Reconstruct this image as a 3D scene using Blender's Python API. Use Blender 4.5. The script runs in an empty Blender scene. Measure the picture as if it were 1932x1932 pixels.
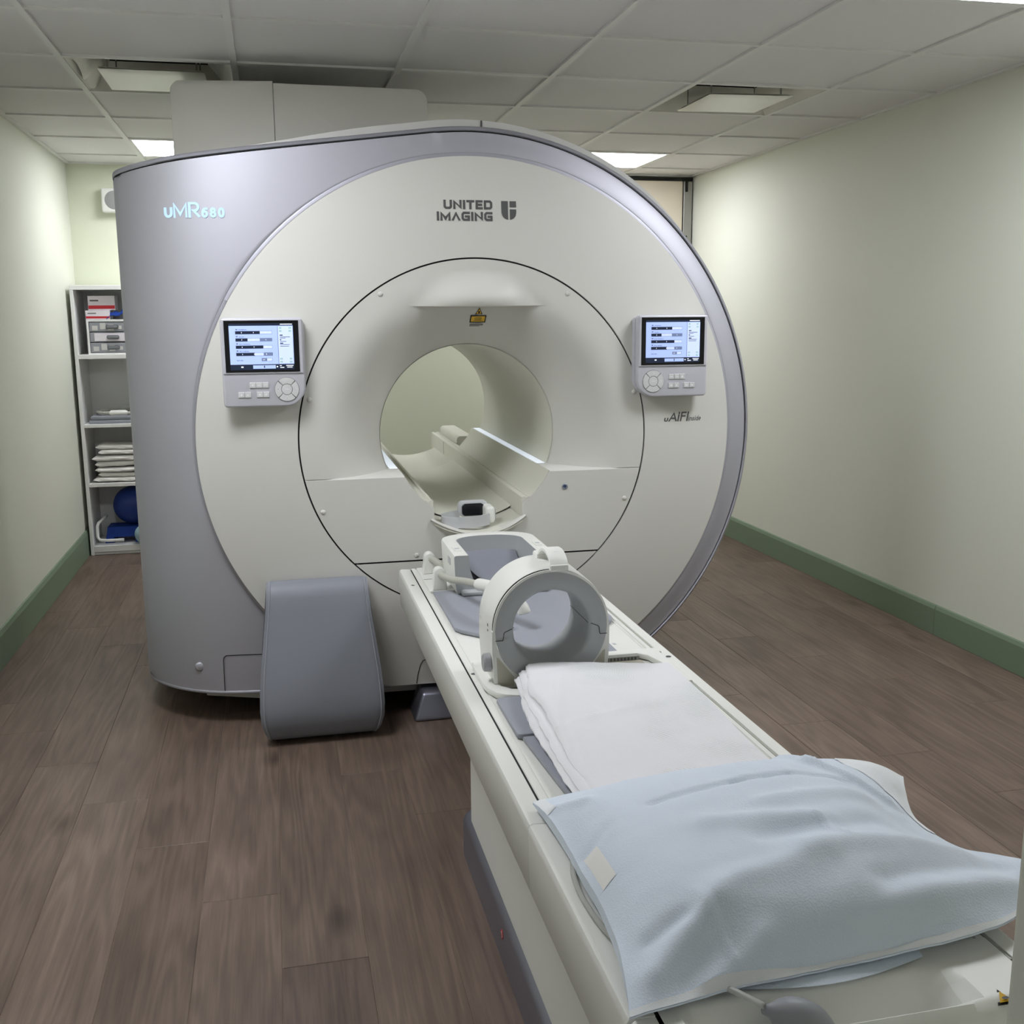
import bpy, bmesh, math, random
from mathutils import Vector, Matrix, noise
random.seed(7)
PI = math.pi
sc = bpy.context.scene
COL = sc.collection

# ------------------------------------------------------------------ camera
CAMZ = 1.4303
cam_d = bpy.data.cameras.new('camera'); cam = bpy.data.objects.new('camera', cam_d); COL.objects.link(cam)
cam_d.sensor_width = 36.0; cam_d.lens = 36.0 * 1978.32 / 1932.0; cam_d.clip_start = 0.02; cam_d.clip_end = 60
def cam_matrix(yaw, pitch, roll, loc):
    cy, sy, cp, sp = math.cos(yaw), math.sin(yaw), math.cos(pitch), math.sin(pitch)
    f = Vector((sy*cp, cy*cp, sp)); r = Vector((cy, -sy, 0)); u = r.cross(f)
    cr, sr = math.cos(roll), math.sin(roll)
    R_, U_ = cr*r + sr*u, -sr*r + cr*u
    m = Matrix((R_, U_, -f)).transposed().to_4x4(); m.translation = loc
    return m
cam.matrix_world = cam_matrix(0.2204, -0.1849, -0.0075, Vector((0, 0, CAMZ)))
sc.camera = cam

# ------------------------------------------------------------------ world, exposure
w = bpy.data.worlds.new('world'); sc.world = w; w.use_nodes = True
w.node_tree.nodes['Background'].inputs[0].default_value = (0.86, 0.88, 0.90, 1)
w.node_tree.nodes['Background'].inputs[1].default_value = 0.30  # dim ambient added as corridor fill through the doorway
sc.view_settings.view_transform = 'Standard'
try: sc.view_settings.look = 'None'
except Exception: pass
sc.view_settings.gamma = 1.0
sc.view_settings.use_curve_mapping = False
sc.view_settings.exposure = 0.08
PANEL_POWER = 25.0         # emission of the four ceiling LED panels

# ------------------------------------------------------------------ materials
def lin(c):
    return tuple(((v/255)/12.92 if v/255 <= .04045 else ((v/255+.055)/1.055)**2.4) for v in c) + (1.0,)
MATS = {}
def mat(name, rgb, rough=.5, metal=0., spec=.5, bump=0., bscale=200., var=0., vscale=3., emit=None, estr=0., coat=0., trans=0., ior=1.45, alpha=1., sss=0.):
    if name in MATS: return MATS[name]
    m = bpy.data.materials.new(name); m.use_nodes = True; MATS[name] = m
    nt = m.node_tree; b = nt.nodes['Principled BSDF']
    b.inputs['Base Color'].default_value = lin(rgb); b.inputs['Roughness'].default_value = rough
    b.inputs['Metallic'].default_value = metal; b.inputs['Specular IOR Level'].default_value = spec
    b.inputs['Coat Weight'].default_value = coat; b.inputs['Transmission Weight'].default_value = trans
    b.inputs['IOR'].default_value = ior
    if sss: b.inputs['Subsurface Weight'].default_value = sss
    if emit:
        b.inputs['Emission Color'].default_value = lin(emit); b.inputs['Emission Strength'].default_value = estr
    tc = nt.nodes.new('ShaderNodeTexCoord')
    if bump:
        n = nt.nodes.new('ShaderNodeTexNoise'); n.inputs['Scale'].default_value = bscale; n.inputs['Detail'].default_value = 3
        nt.links.new(tc.outputs['Object'], n.inputs['Vector'])
        bp = nt.nodes.new('ShaderNodeBump'); bp.inputs['Strength'].default_value = bump; bp.inputs['Distance'].default_value = .002
        nt.links.new(n.outputs['Fac'], bp.inputs['Height']); nt.links.new(bp.outputs['Normal'], b.inputs['Normal'])
    if var:
        n = nt.nodes.new('ShaderNodeTexNoise'); n.inputs['Scale'].default_value = vscale; n.inputs['Detail'].default_value = 4
        nt.links.new(tc.outputs['Object'], n.inputs['Vector'])
        mx = nt.nodes.new('ShaderNodeMix'); mx.data_type = 'RGBA'
        c = lin(rgb); mx.inputs[6].default_value = tuple(v*(1-var) for v in c[:3])+(1,); mx.inputs[7].default_value = tuple(min(1, v*(1+var)) for v in c[:3])+(1,)
        nt.links.new(n.outputs['Fac'], mx.inputs[0]); nt.links.new(mx.outputs[2], b.inputs['Base Color'])
    return m

CREAM = mat('cream_gelcoat', (212, 211, 205), .42, spec=.45, bump=.03, bscale=900)
CREAM_IN = mat('cream_bore_liner', (220, 219, 207), .40, spec=.4)
TABLE_W = mat('warm_white_plastic', (232, 232, 226), .42, spec=.45, bump=.04, bscale=1200)
SILVER = mat('silver_metallic_paint', (190, 190, 199), .58, metal=.75, spec=.5, bump=.02, bscale=2500)
SILVER_D = mat('grey_metallic_trim', (182, 182, 192), .5, metal=.65)
GREYBASE = mat('grey_base_paint', (152, 153, 166), .36, metal=.85)
BLACK = mat('black_gap', (12, 12, 12), .7)
PADGREY = mat('grey_vinyl_pad', (153, 156, 165), .5, spec=.4, bump=.05, bscale=1500)
CUSH = mat('grey_vinyl_cushion', (136, 139, 148), .46, spec=.4, bump=.04, bscale=1500, var=.04)
CUSHP = mat('grey_vinyl_piping', (152, 155, 163), .45)
COILW = mat('coil_white_plastic', (235, 235, 230), .38, spec=.45)
COILG = mat('coil_grey_rubber', (176, 179, 181), .5, spec=.35)
COILG2 = mat('coil_inner_grey', (128, 132, 132), .55)
PANELG = mat('panel_silver_plastic', (198, 198, 206), .4, metal=.15)
BUTTON = mat('button_light_grey', (208, 208, 208), .45)
WALLG = mat('wall_pale_green_paint', (221, 223, 210), .62, spec=.3, bump=.06, bscale=120)
WALLB = mat('wall_back_green_paint', (216, 220, 199), .62, spec=.3, bump=.06, bscale=120)
BASEB = mat('baseboard_green_paint', (118, 136, 114), .5, var=.05)
TILE = mat('ceiling_tile_fibre', (229, 228, 227), .9, spec=.1, bump=.25, bscale=160)
TEE = mat('ceiling_tee_white', (228, 228, 225), .5)
PLEN = mat('plenum_dark', (35, 35, 35), .9)
BEIGE = mat('beige_panel', (226, 216, 196), .55)
STEEL = mat('steel_strip', (165, 165, 160), .4, metal=.6)
SHELFW = mat('shelf_white_laminate', (236, 236, 234), .45)
PRINT_D = mat('print_dark_grey', (88, 88, 88), .5)
PRINT_W = mat('print_white', (235, 238, 240), .5)
GLOW = mat('backlit_letters', (175, 205, 230), .4, emit=(185, 216, 245), estr=.34)
GLASSB = mat('screen_black_glass', (10, 10, 13), .12, spec=.6)
LEDW = mat('led_panel', (255, 255, 255), .5, emit=(247, 249, 255), estr=PANEL_POWER)
LEDB = mat('led_panel_rear', (255, 255, 255), .5, emit=(247, 249, 255), estr=PANEL_POWER*.75)
STRIP = mat('bore_light_strip', (235, 240, 248), .4, emit=(225, 236, 250), estr=.55)
TOWEL = mat('white_cotton_towel', (232, 232, 235), .9, spec=.1)
def weave(m):
    nt = m.node_tree; N = nt.nodes; L = nt.links; tc = N.new('ShaderNodeTexCoord')
    wv = N.new('ShaderNodeTexWave'); wv.wave_type = 'BANDS'; wv.bands_direction = 'DIAGONAL'; wv.inputs['Scale'].default_value = 62; wv.inputs['Distortion'].default_value = 2.5; wv.inputs['Detail'].default_value = 1; wv.inputs['Detail Scale'].default_value = .4
    L.new(tc.outputs['Object'], wv.inputs['Vector'])
    n1 = N.new('ShaderNodeTexNoise'); n1.inputs['Scale'].default_value = 9; L.new(tc.outputs['Object'], n1.inputs['Vector'])
    n2 = N.new('ShaderNodeTexNoise'); n2.inputs['Scale'].default_value = 330; L.new(tc.outputs['Object'], n2.inputs['Vector'])
    mr = N.new('ShaderNodeMapRange'); mr.inputs[1].default_value = .5; mr.inputs[2].default_value = .68; L.new(n1.outputs['Fac'], mr.inputs[0])
    m1 = N.new('ShaderNodeMath'); m1.operation = 'MULTIPLY'; L.new(wv.outputs['Fac'], m1.inputs[0]); L.new(mr.outputs[0], m1.inputs[1])
    m2 = N.new('ShaderNodeMath'); m2.operation = 'MULTIPLY_ADD'; L.new(n2.outputs['Fac'], m2.inputs[0]); m2.inputs[1].default_value = .5; L.new(m1.outputs[0], m2.inputs[2])
    bp = N.new('ShaderNodeBump'); bp.inputs['Strength'].default_value = .9; bp.inputs['Distance'].default_value = .0015; L.new(m2.outputs[0], bp.inputs['Height']); L.new(bp.outputs['Normal'], N['Principled BSDF'].inputs['Normal'])
weave(TOWEL)
TOWEL_S = mat('white_folded_blanket', (240, 238, 234), .9, spec=.1, bump=.5, bscale=150)
BLUE = mat('blue_foam', (22, 62, 150), .6)
BLUE_B = mat('blue_rubber_ball', (30, 56, 128), .5)
CYAN = mat('pale_cyan_ball', (165, 195, 205), .5)
TUBEG = mat('grey_tube', (186, 186, 176), .4)
CLEAR = mat('clear_tubing', (225, 226, 220), .2, trans=.55, ior=1.2)
BULB = mat('grey_rubber_bulb', (150, 152, 158), .45)
YEL = mat('warning_yellow', (224, 180, 50), .5)
BLK = mat('warning_black', (22, 20, 18), .5)
RED = mat('print_red', (190, 40, 50), .5)
CARD = mat('white_carton', (228, 222, 228), .6)
FROST = mat('frosted_drawer', (150, 152, 158), .35, spec=.5)
STRAP = mat('light_grey_strap', (196, 198, 200), .6)
DARKIN = mat('dark_lens', (20, 22, 26), .25)

def wood_mat():
    m = bpy.data.materials.new('brown_oak_vinyl_plank'); m.use_nodes = True
    nt = m.node_tree; N = nt.nodes; L = nt.links; b = N['Principled BSDF']
    tc = N.new('ShaderNodeTexCoord'); oi = N.new('ShaderNodeObjectInfo')
    mul = N.new('ShaderNodeVectorMath'); mul.operation = 'MULTIPLY'; mul.inputs[1].default_value = (37., 91., 13.)
    cr = N.new('ShaderNodeCombineXYZ')
    for k in range(3): L.new(oi.outputs['Random'], cr.inputs[k])
    L.new(cr.outputs[0], mul.inputs[0])
    add = N.new('ShaderNodeVectorMath'); add.operation = 'ADD'
    L.new(tc.outputs['Object'], add.inputs[0]); L.new(mul.outputs[0], add.inputs[1])
    # warp so that grain curls round knots
    mp0 = N.new('ShaderNodeMapping'); mp0.inputs['Scale'].default_value = (5.0, .42, 1); L.new(add.outputs[0], mp0.inputs[0])
    n0 = N.new('ShaderNodeTexNoise'); n0.inputs['Scale'].default_value = 1.6; n0.inputs['Detail'].default_value = 2; L.new(mp0.outputs[0], n0.inputs['Vector'])
    # cathedral grain: bands over a stretched warped field
    mp1 = N.new('ShaderNodeMapping'); mp1.inputs['Scale'].default_value = (1, .06, 1); L.new(add.outputs[0], mp1.inputs[0])
    wv = N.new('ShaderNodeMath'); wv.operation = 'MULTIPLY'; wv.inputs[1].default_value = 26.0; L.new(n0.outputs['Fac'], wv.inputs[0])
    sn = N.new('ShaderNodeMath'); sn.operation = 'SINE'; w2 = N.new('ShaderNodeMath'); w2.operation = 'MULTIPLY'; w2.inputs[1].default_value = 2.6
    L.new(wv.outputs[0], w2.inputs[0]); L.new(w2.outputs[0], sn.inputs[0])
    # fine fibre
    mp2 = N.new('ShaderNodeMapping'); mp2.inputs['Scale'].default_value = (1, .035, 1); L.new(add.outputs[0], mp2.inputs[0])
    n2 = N.new('ShaderNodeTexNoise'); n2.inputs['Scale'].default_value = 170; n2.inputs['Detail'].default_value = 4; L.new(mp2.outputs[0], n2.inputs['Vector'])
    # broad patches
    mp3 = N.new('ShaderNodeMapping'); mp3.inputs['Scale'].default_value = (1, .3, 1); L.new(add.outputs[0], mp3.inputs[0])
    n3 = N.new('ShaderNodeTexNoise'); n3.inputs['Scale'].default_value = 9; n3.inputs['Detail'].default_value = 3; L.new(mp3.outputs[0], n3.inputs['Vector'])
    # knots
    mp4 = N.new('ShaderNodeMapping'); mp4.inputs['Scale'].default_value = (4.2, 2.0, 1); L.new(add.outputs[0], mp4.inputs[0])
    vo = N.new('ShaderNodeTexVoronoi'); vo.inputs['Scale'].default_value = 1.0; L.new(mp4.outputs[0], vo.inputs['Vector'])
    kn = N.new('ShaderNodeMapRange'); kn.inputs[1].default_value = .03; kn.inputs[2].default_value = .17; kn.inputs[3].default_value = .75; kn.inputs[4].default_value = 0; L.new(vo.outputs['Distance'], kn.inputs[0])
    def ma(op, a, bv):
        q = N.new('ShaderNodeMath'); q.operation = op
        if hasattr(a, 'links'): L.new(a, q.inputs[0])
        else: q.inputs[0].default_value = a
        if hasattr(bv, 'links'): L.new(bv, q.inputs[1])
        else: q.inputs[1].default_value = bv
        return q.outputs[0]
    f = ma('MULTIPLY', sn.outputs[0], .075)
    f = ma('ADD', f, ma('MULTIPLY', n2.outputs['Fac'], .42))
    f = ma('ADD', f, ma('MULTIPLY', n3.outputs['Fac'], .55))
    f = ma('ADD', f, ma('MULTIPLY', oi.outputs['Random'], .16))
    f = ma('SUBTRACT', f, ma('MULTIPLY', kn.outputs[0], .42))
    rp = N.new('ShaderNodeValToRGB'); e = rp.color_ramp.elements
    e[0].position = .12; e[0].color = lin((68, 55, 48)); e[1].position = .92; e[1].color = lin((138, 120, 107))
    k = e.new(.42); k.color = lin((98, 82, 73)); k = e.new(.66); k.color = lin((116, 99, 88))
    L.new(f, rp.inputs[0]); L.new(rp.outputs[0], b.inputs['Base Color'])
    b.inputs['Roughness'].default_value = .42; b.inputs['Specular IOR Level'].default_value = .42
    bp = N.new('ShaderNodeBump'); bp.inputs['Strength'].default_value = .12; bp.inputs['Distance'].default_value = .001
    L.new(n2.outputs['Fac'], bp.inputs['Height']); L.new(bp.outputs['Normal'], b.inputs['Normal'])
    return m
WOOD = wood_mat()
SEAMW = mat('plank_seam', (150, 132, 118), .6)

# ------------------------------------------------------------------ builders
WLOC = {}
def empty(name, label, cat, loc, group=None):
    o = bpy.data.objects.new(name, None); COL.objects.link(o); o.location = loc; o.empty_display_size = .05
    o['label'] = label; o['category'] = cat
    if group: o['group'] = group
    WLOC[o] = Vector(loc); return o
def add(name, V, F, m, parent=None, smooth=False, label=None, cat=None, group=None, kind=None, base=True, mi=None, autos=None):
    """V in world coordinates; one mesh object"""
    V = [Vector(v) for v in V]
    if parent is None:
        if base and V:
            xs = [v.x for v in V]; ys = [v.y for v in V]; zs = [v.z for v in V]
            loc = Vector(((min(xs)+max(xs))/2, (min(ys)+max(ys))/2, min(zs)))
        else: loc = Vector((0, 0, 0))
    else: loc = WLOC[parent]
    me = bpy.data.meshes.new(name); me.from_pydata([v-loc for v in V], [], F)
    ms = m if isinstance(m, (list, tuple)) else [m]
    for q in ms: me.materials.append(q)
    if mi:
        for p, i in zip(me.polygons, mi): p.material_index = i
    if smooth:
        for p in me.polygons: p.use_smooth = True
    me.update()
    o = bpy.data.objects.new(name, me); COL.objects.link(o)
    if parent is None: o.location = loc
    else: o.parent = parent
    WLOC[o] = loc
    if smooth and autos is not None:
        me.set_sharp_from_angle(angle=math.radians(autos))
    if label: o['label'] = label
    if cat: o['category'] = cat
    if group: o['group'] = group
    if kind: o['kind'] = kind
    return o
def fix_normals(o):
    bm = bmesh.new(); bm.from_mesh(o.data); bmesh.ops.recalc_face_normals(bm, faces=bm.faces); bm.to_mesh(o.data); bm.free(); return o
class G:
    """gathers geometry"""
    def __init__(s): s.V = []; s.F = []; s.M = []
    def put(s, V, F, mi=0):
        k = len(s.V); s.V += [tuple(v) for v in V]; s.F += [tuple(i+k for i in f) for f in F]; s.M += [mi]*len(F); return s
    def box(s, x0, x1, y0, y1, z0, z1, bev=0, seg=2, mi=0, rot=None):
        bm = bmesh.new(); bmesh.ops.create_cube(bm, size=1)
        for v in bm.verts: v.co = Vector((v.co.x*(x1-x0), v.co.y*(y1-y0), v.co.z*(z1-z0)))
        if bev: bmesh.ops.bevel(bm, geom=list(bm.edges), offset=bev, segments=seg, profile=.5, affect='EDGES')
        c = Vector(((x0+x1)/2, (y0+y1)/2, (z0+z1)/2))
        for v in bm.verts: v.co = (rot @ v.co if rot else v.co) + c
        bm.verts.index_update()
        s.put([v.co for v in bm.verts], [[v.index for v in f.verts] for f in bm.faces], mi); bm.free(); return s
    def prism(s, poly, axis, a0, a1, bev=0, seg=2, mi=0):
        """poly of 2D points extruded along axis: 'x' poly=(y,z), 'y' poly=(x,z), 'z' poly=(x,y)"""
        f3 = {'x': lambda p, a: (a, p[0], p[1]), 'y': lambda p, a: (p[0], a, p[1]), 'z': lambda p, a: (p[0], p[1], a)}[axis]
        bm = bmesh.new(); A = [bm.verts.new(f3(p, a0)) for p in poly]; B = [bm.verts.new(f3(p, a1)) for p in poly]; n = len(poly)
        c0 = bm.faces.new(A); c1 = bm.faces.new(B[::-1])
        for i in range(n): bm.faces.new((A[i], B[i], B[(i+1) % n], A[(i+1) % n]))
        bmesh.ops.recalc_face_normals(bm, faces=bm.faces)
        if bev:
            es = [e for e in list(c0.edges)+list(c1.edges)]
            bmesh.ops.bevel(bm, geom=es, offset=bev, segments=seg, profile=.5, affect='EDGES')
        bm.verts.index_update()
        s.put([v.co for v in bm.verts], [[v.index for v in f.verts] for f in bm.faces], mi); bm.free(); return s
    def tube(s, path, r, n=10, mi=0, cap=True):
        P = [Vector(p) for p in path]; V = []; F = []; m_ = len(P)
        rs = r if isinstance(r, (list, tuple)) else [r]*m_
        up = None
        for i, p in enumerate(P):
            t = (P[min(i+1, m_-1)]-P[max(i-1, 0)]).normalized()
            if up is None: up = Vector((0, 0, 1)) if abs(t.z) < .9 else Vector((1, 0, 0))
            a = t.cross(up).normalized(); up = a.cross(t).normalized()
            for k in range(n):
                q = 2*PI*k/n; V.append(p + (a*math.cos(q)+up*math.sin(q))*rs[i])
        for i in range(m_-1):
            for k in range(n): F.append((i*n+k, i*n+(k+1) % n, (i+1)*n+(k+1) % n, (i+1)*n+k))
        if cap: F += [tuple(range(n))[::-1], tuple((m_-1)*n+k for k in range(n))]
        return s.put(V, F, mi)
    def lathe(s, prof, c, axis='y', n=48, mi=0, a0=0, a1=2*PI):
        """prof list of (r, along)"""
        V = []; F = []; full = abs(a1-a0-2*PI) < 1e-6; m_ = n if full else n+1
        for r, h in prof:
            for k in range(m_):
                q = a0+(a1-a0)*k/n; u, v = r*math.cos(q), r*math.sin(q)
                V.append({'y': (c[0]+u, c[1]+h, c[2]+v), 'z': (c[0]+u, c[1]+v, c[2]+h), 'x': (c[0]+h, c[1]+u, c[2]+v)}[axis])
        for i in range(len(prof)-1):
            for k in range(n):
                k2 = (k+1) % m_; F.append((i*m_+k, i*m_+k2, (i+1)*m_+k2, (i+1)*m_+k))
        return s.put(V, F, mi)
    def grid(s, rows, mi=0, close=False):
        n = len(rows[0]); V = [v for r in rows for v in r]; F = []
        for i in range(len(rows)-1):
            for k in range(n-1): F.append((i*n+k, i*n+k+1, (i+1)*n+k+1, (i+1)*n+k))
        return s.put(V, F, mi)
    def obj(s, name, m, parent=None, fix=True, **kw):
        o = add(name, s.V, s.F, m, parent, mi=s.M if isinstance(m, (list, tuple)) else None, **kw)
        if fix:
            sm = kw.get('smooth'); fix_normals(o)
            if sm and kw.get('autos') is not None: o.data.set_sharp_from_angle(angle=math.radians(kw['autos']))
        return o
def sst(a, b, x):
    t = max(0, min(1, (x-a)/(b-a))); return t*t*(3-2*t)
def rrect(x0, x1, z0, z1, r, n=6):
    rr = r if isinstance(r, (list, tuple)) else [r]*4      # bl, br, tr, tl
    out = []
    for (cx, cz, a), q in zip([(x0, z0, PI), (x1, z0, 1.5*PI), (x1, z1, 0), (x0, z1, .5*PI)], rr):
        sx = 1 if cx == x0 else -1; sz = 1 if cz == z0 else -1
        for k in range(n+1):
            t = a+PI/2*k/n; out.append((cx+sx*q+q*math.cos(t), cz+sz*q+q*math.sin(t)))
    return out
# stroke lettering
def arc(cx, cy, rx, ry, a0, a1, n=10): return [(cx+rx*math.cos(math.radians(a0+(a1-a0)*k/n)), cy+ry*math.sin(math.radians(a0+(a1-a0)*k/n))) for k in range(n+1)]
GL = {
 'U': (.95, [[(0,1),(0,.2),(.2,0),(.8,0),(1,.2),(1,1)]]), 'N': (.95, [[(0,0),(0,1),(1,0),(1,1)]]), 'I': (0, [[(0,0),(0,1)]]),
 'T': (.9, [[(0,1),(1,1)], [(.5,1),(.5,0)]]), 'E': (.8, [[(1,1),(0,1),(0,0),(1,0)], [(0,.5),(.9,.5)]]),
 'D': (.95, [[(0,0),(0,1),(.8,1),(1,.8),(1,.2),(.8,0),(0,0)]]), 'M': (1.15, [[(0,0),(0,1),(.5,.15),(1,1),(1,0)]]),
 'A': (.95, [[(0,0),(.5,1),(1,0)]]), 'G': (.95, [[(1,1),(.2,1),(0,.8),(0,.2),(.2,0),(1,0),(1,.48),(.55,.48)]]),
 'R': (.75, [[(0,0),(0,1),(.55,1)]+arc(.55,.72,.42,.28,90,-90)+[(.45,.44),(1,0)]]),
 'u': (.8, [[(0,1),(0,.45)]+arc(.5,.45,.5,.45,180,360)+[(1,1)]]), 'l': (0, [[(0,0),(0,1.35)]]),
 '6': (.62, [arc(.5,.32,.5,.32,0,360,16), arc(.75,.45,.75,.55,75,190)]), '8': (.62, [arc(.5,.27,.5,.27,0,360,16), arc(.5,.77,.42,.23,0,360,16)]),
 '0': (.62, [arc(.5,.5,.5,.5,0,360,18)]), 'a': (.75, [[(0,0),(.5,1),(1,0)], [(.2,.3),(.75,.3)]]), 'i': (0, [[(0,0),(0,.68)], [(0,.9),(0,1)]]),
 'F': (.6, [[(0,0),(0,1)], [(.25,1),(1,1)], [(.25,.55),(.9,.55)]]), 'n': (.55, [[(0,0),(0,.6),(.5,.62)]+arc(.6,.4,.4,.22,70,0,5)+[(1,0)]]),
 's': (.45, [[(1,.55),(.7,.64),(.2,.6),(.05,.48),(.3,.36),(.8,.28),(.95,.14),(.7,.02),(.2,0),(0,.1)]]),
 'd': (.55, [arc(.5,.32,.5,.32,0,360,14), [(1,0),(1,1)]]), 'e': (.55, [[(0,.34),(1,.36)]+arc(.5,.32,.5,.32,5,300,12)]), 'k': (0, [[(0,0),(0,.64)], [(0,.85),(0,.95)]]),
}
def ribbon(P, t, cap=0.):
    P = [Vector(p) for p in P]; P = [p for i, p in enumerate(P) if i == 0 or (p-P[i-1]).length > 1e-7]; n = len(P); closed = (P[0]-P[-1]).length < 1e-6
    if closed: P = P[:-1]; n -= 1
    if not closed and n > 1:
        P[0] = P[0]+(P[0]-P[1]).normalized()*t*cap; P[-1] = P[-1]+(P[-1]-P[-2]).normalized()*t*cap
    L_, R_ = [], []
    for i in range(n):
        a = P[i]-P[i-1] if (i > 0 or closed) else P[1]-P[0]
        b = P[(i+1) % n]-P[i] if (i < n-1 or closed) else a
        a = a.normalized(); b = b.normalized(); m = (a+b)
        m = m.normalized() if m.length > 1e-4 else Vector((-a.y, a.x))
        nn = Vector((-m.y, m.x)); k = max(.45, nn.dot(Vector((-a.y, a.x))))
        L_.append(P[i]+nn*t/2/k); R_.append(P[i]-nn*t/2/k)
    F = [(2*i, 2*i+1, 2*((i+1) % n)+1, 2*((i+1) % n)) for i in range(n if closed else n-1)]
    V = []
    for a, b in zip(L_, R_): V += [a, b]
    return V, F
def lettering(txt, x0, z0, h, t, gap, shear=0., xw=1.):
    """returns 2D verts, faces, end x"""
    V = []; F = []; x = x0
    for ch in txt:
        if ch == ' ': x += h*.4; continue
        wd, strokes = GL[ch]; iw = max(0, wd*h*xw-t)
        for st in strokes:
            pts = [(x+t/2+p[0]*iw, z0+t/2+p[1]*(h-t)) for p in st]
            v, f = ribbon(pts, t, .5); k = len(V)
            v = [Vector((q.x, min(max(q.y, z0), z0+h))) for q in v]; V += [(q.x+(q.y-z0)*shear, q.y) for q in v]; F += [tuple(i+k for i in g) for g in f]
        x += iw+t+gap
    return V, F, x
def font_mesh(txt, size):
    cu = bpy.data.curves.new('tmp', 'FONT'); cu.body = txt; cu.size = size; cu.resolution_u = 2
    o = bpy.data.objects.new('tmp', cu); me = bpy.data.meshes.new_from_object(o)
    V = [(v.co.x, v.co.y) for v in me.vertices]; F = [tuple(p.vertices) for p in me.polygons]
    bpy.data.objects.remove(o); bpy.data.curves.remove(cu); bpy.data.meshes.remove(me); return V, F

# ================================================================== THE ROOM
XL, XR, YB, H = -1.1737, 2.8627, 7.0573, 2.3582
YF = .55; D = .61; GX0, GY1 = -.7025, 3.6518
def struct(o): o['kind'] = 'structure'; return o
# floor with planks
fl = struct(add('floor', [(XL-.1, -1.2, -.0022), (XR+.1, -1.2, -.0022), (XR+.1, YB+.1, -.0022), (XL-.1, YB+.1, -.0022), (XL-.1, -1.2, -.06), (XR+.1, -1.2, -.06), (XR+.1, YB+.1, -.06), (XL-.1, YB+.1, -.06)],
     [(0,1,2,3), (7,6,5,4), (0,4,5,1), (1,5,6,2), (2,6,7,3), (3,7,4,0)], SEAMW, base=False))
PW, PL, SX0 = .1925, 1.305, -.045
plank_cache = {}
def plank(x0, x1, y0, y1):
    key = (round(x1-x0, 4), round(y1-y0, 4))
    if key not in plank_cache:
        w_, l_ = (x1-x0)/2, (y1-y0)/2; g = .0006; c = .0011
        V = []
        for dx, z in ((g, -.0020), (g, -.0008), (g+c, 0)):
            V += [(-w_+dx, -l_+dx, z), (w_-dx, -l_+dx, z), (w_-dx, l_-dx, z), (-w_+dx, l_-dx, z)]
        F = [(8, 9, 10, 11)]
        for a in (0, 4):
            for k in range(4): F.append((a+k, a+(k+1) % 4, a+4+(k+1) % 4, a+4+k))
        me = bpy.data.meshes.new('plank'); me.from_pydata(V, [], F); me.materials.append(WOOD); plank_cache[key] = me
    o = bpy.data.objects.new('plank', plank_cache[key]); COL.objects.link(o); o.location = ((x0+x1)/2, (y0+y1)/2, 0); o.parent = fl
for k in range(-7, 17):
    x0 = SX0+PW*k; x1 = x0+PW
    x0, x1 = max(x0, XL), min(x1, XR)
    if x1-x0 < .01: continue
    e = 2.18-.32*k
    while e > .0: e -= PL
    while e < YB:
        a, b = max(e, -.7), min(e+PL, YB)
        if b-a > .02: plank(x0, x1, a, b)
        e += PL
# walls
def wall(name, x0, x1, y0, y1, z0, z1, m): return struct(G().box(x0, x1, y0, y1, z0, z1).obj(name, m, base=False))
wall('wall_left', XL-.1, XL, YF, YB, -.02, 2.75, WALLG)
wall('wall_right', XR, XR+.1, YF, YB, -.02, 2.75, WALLG)
wall('wall_back', XL-.1, XR+.1, YB, YB+.1, -.02, 2.75, WALLB)
# front wall with the doorway the photograph is taken from
JX = .4665
g = G(); g.box(XL-.1, -.78, YF-.16, YF, -.02, 2.75); g.box(JX, XR+.1, YF-.16, YF, -.02, 2.75); g.box(-.78, JX, YF-.16, YF, 2.12, 2.75)
struct(g.obj('wall_front', WALLG, base=False))
g = G(); g.box(JX-.0, JX+.055, YF-.17, YF+.004, 0, 2.12, .006, 2)
struct(g.obj('trim_1', mat('door_trim_paint', (196, 197, 178), .5), base=False))
g = G(); g.box(-.835, -.78, YF-.17, YF+.004, 0, 2.12, .006, 2)
struct(g.obj('trim_2', MATS['door_trim_paint'], base=False))
def baseboard(name, prof, axis, a0, a1, cut=None):
    g = G()
    if cut:
        g.prism(prof, axis, a0, cut-.0015); g.prism(prof, axis, cut+.0015, a1)
    else: g.prism(prof, axis, a0, a1)
    return struct(g.obj(name, BASEB, base=False))
baseboard('baseboard_left', [(XL, .001), (XL+.014, .001), (XL+.014, .135), (XL+.008, .155), (XL, .158)], 'y', YF, YB-.001)
baseboard('baseboard_right', [(XR, .001), (XR-.014, .001), (XR-.014, .118), (XR-.008, .134), (XR, .137)], 'y', YF, YB-.001, cut=4.03)
baseboard('baseboard_back', [(YB, .001), (YB-.014, .001), (YB-.014, .128), (YB-.008, .146), (YB, .148)], 'x', XL+.015, XR-.015)
# cream panel door on the back wall beyond the scanner, with a hinge strip in the corner
d1 = struct(G().box(1.80, 2.785, YB-.045, YB-.016, .01, 2.325, .003, 1).obj('door_1', BEIGE))
G().box(2.792, 2.853, YB-.05, YB-.016, .01, 2.325, .003, 1).obj('hinge_post', STEEL, d1)
for z in (2.255, 1.89, .9, .25): G().box(2.800, 2.818, YB-.062, YB-.051, z, z+.075, .004, 2).obj('hinge', BLK, d1)
struct(G().box(1.78, XR-.001, YB-.03, YB-.001, 2.328, H-.008).obj('door_gap_shade', BLK, base=False))  # black strip painted in for the shade of the gap above the door
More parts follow.
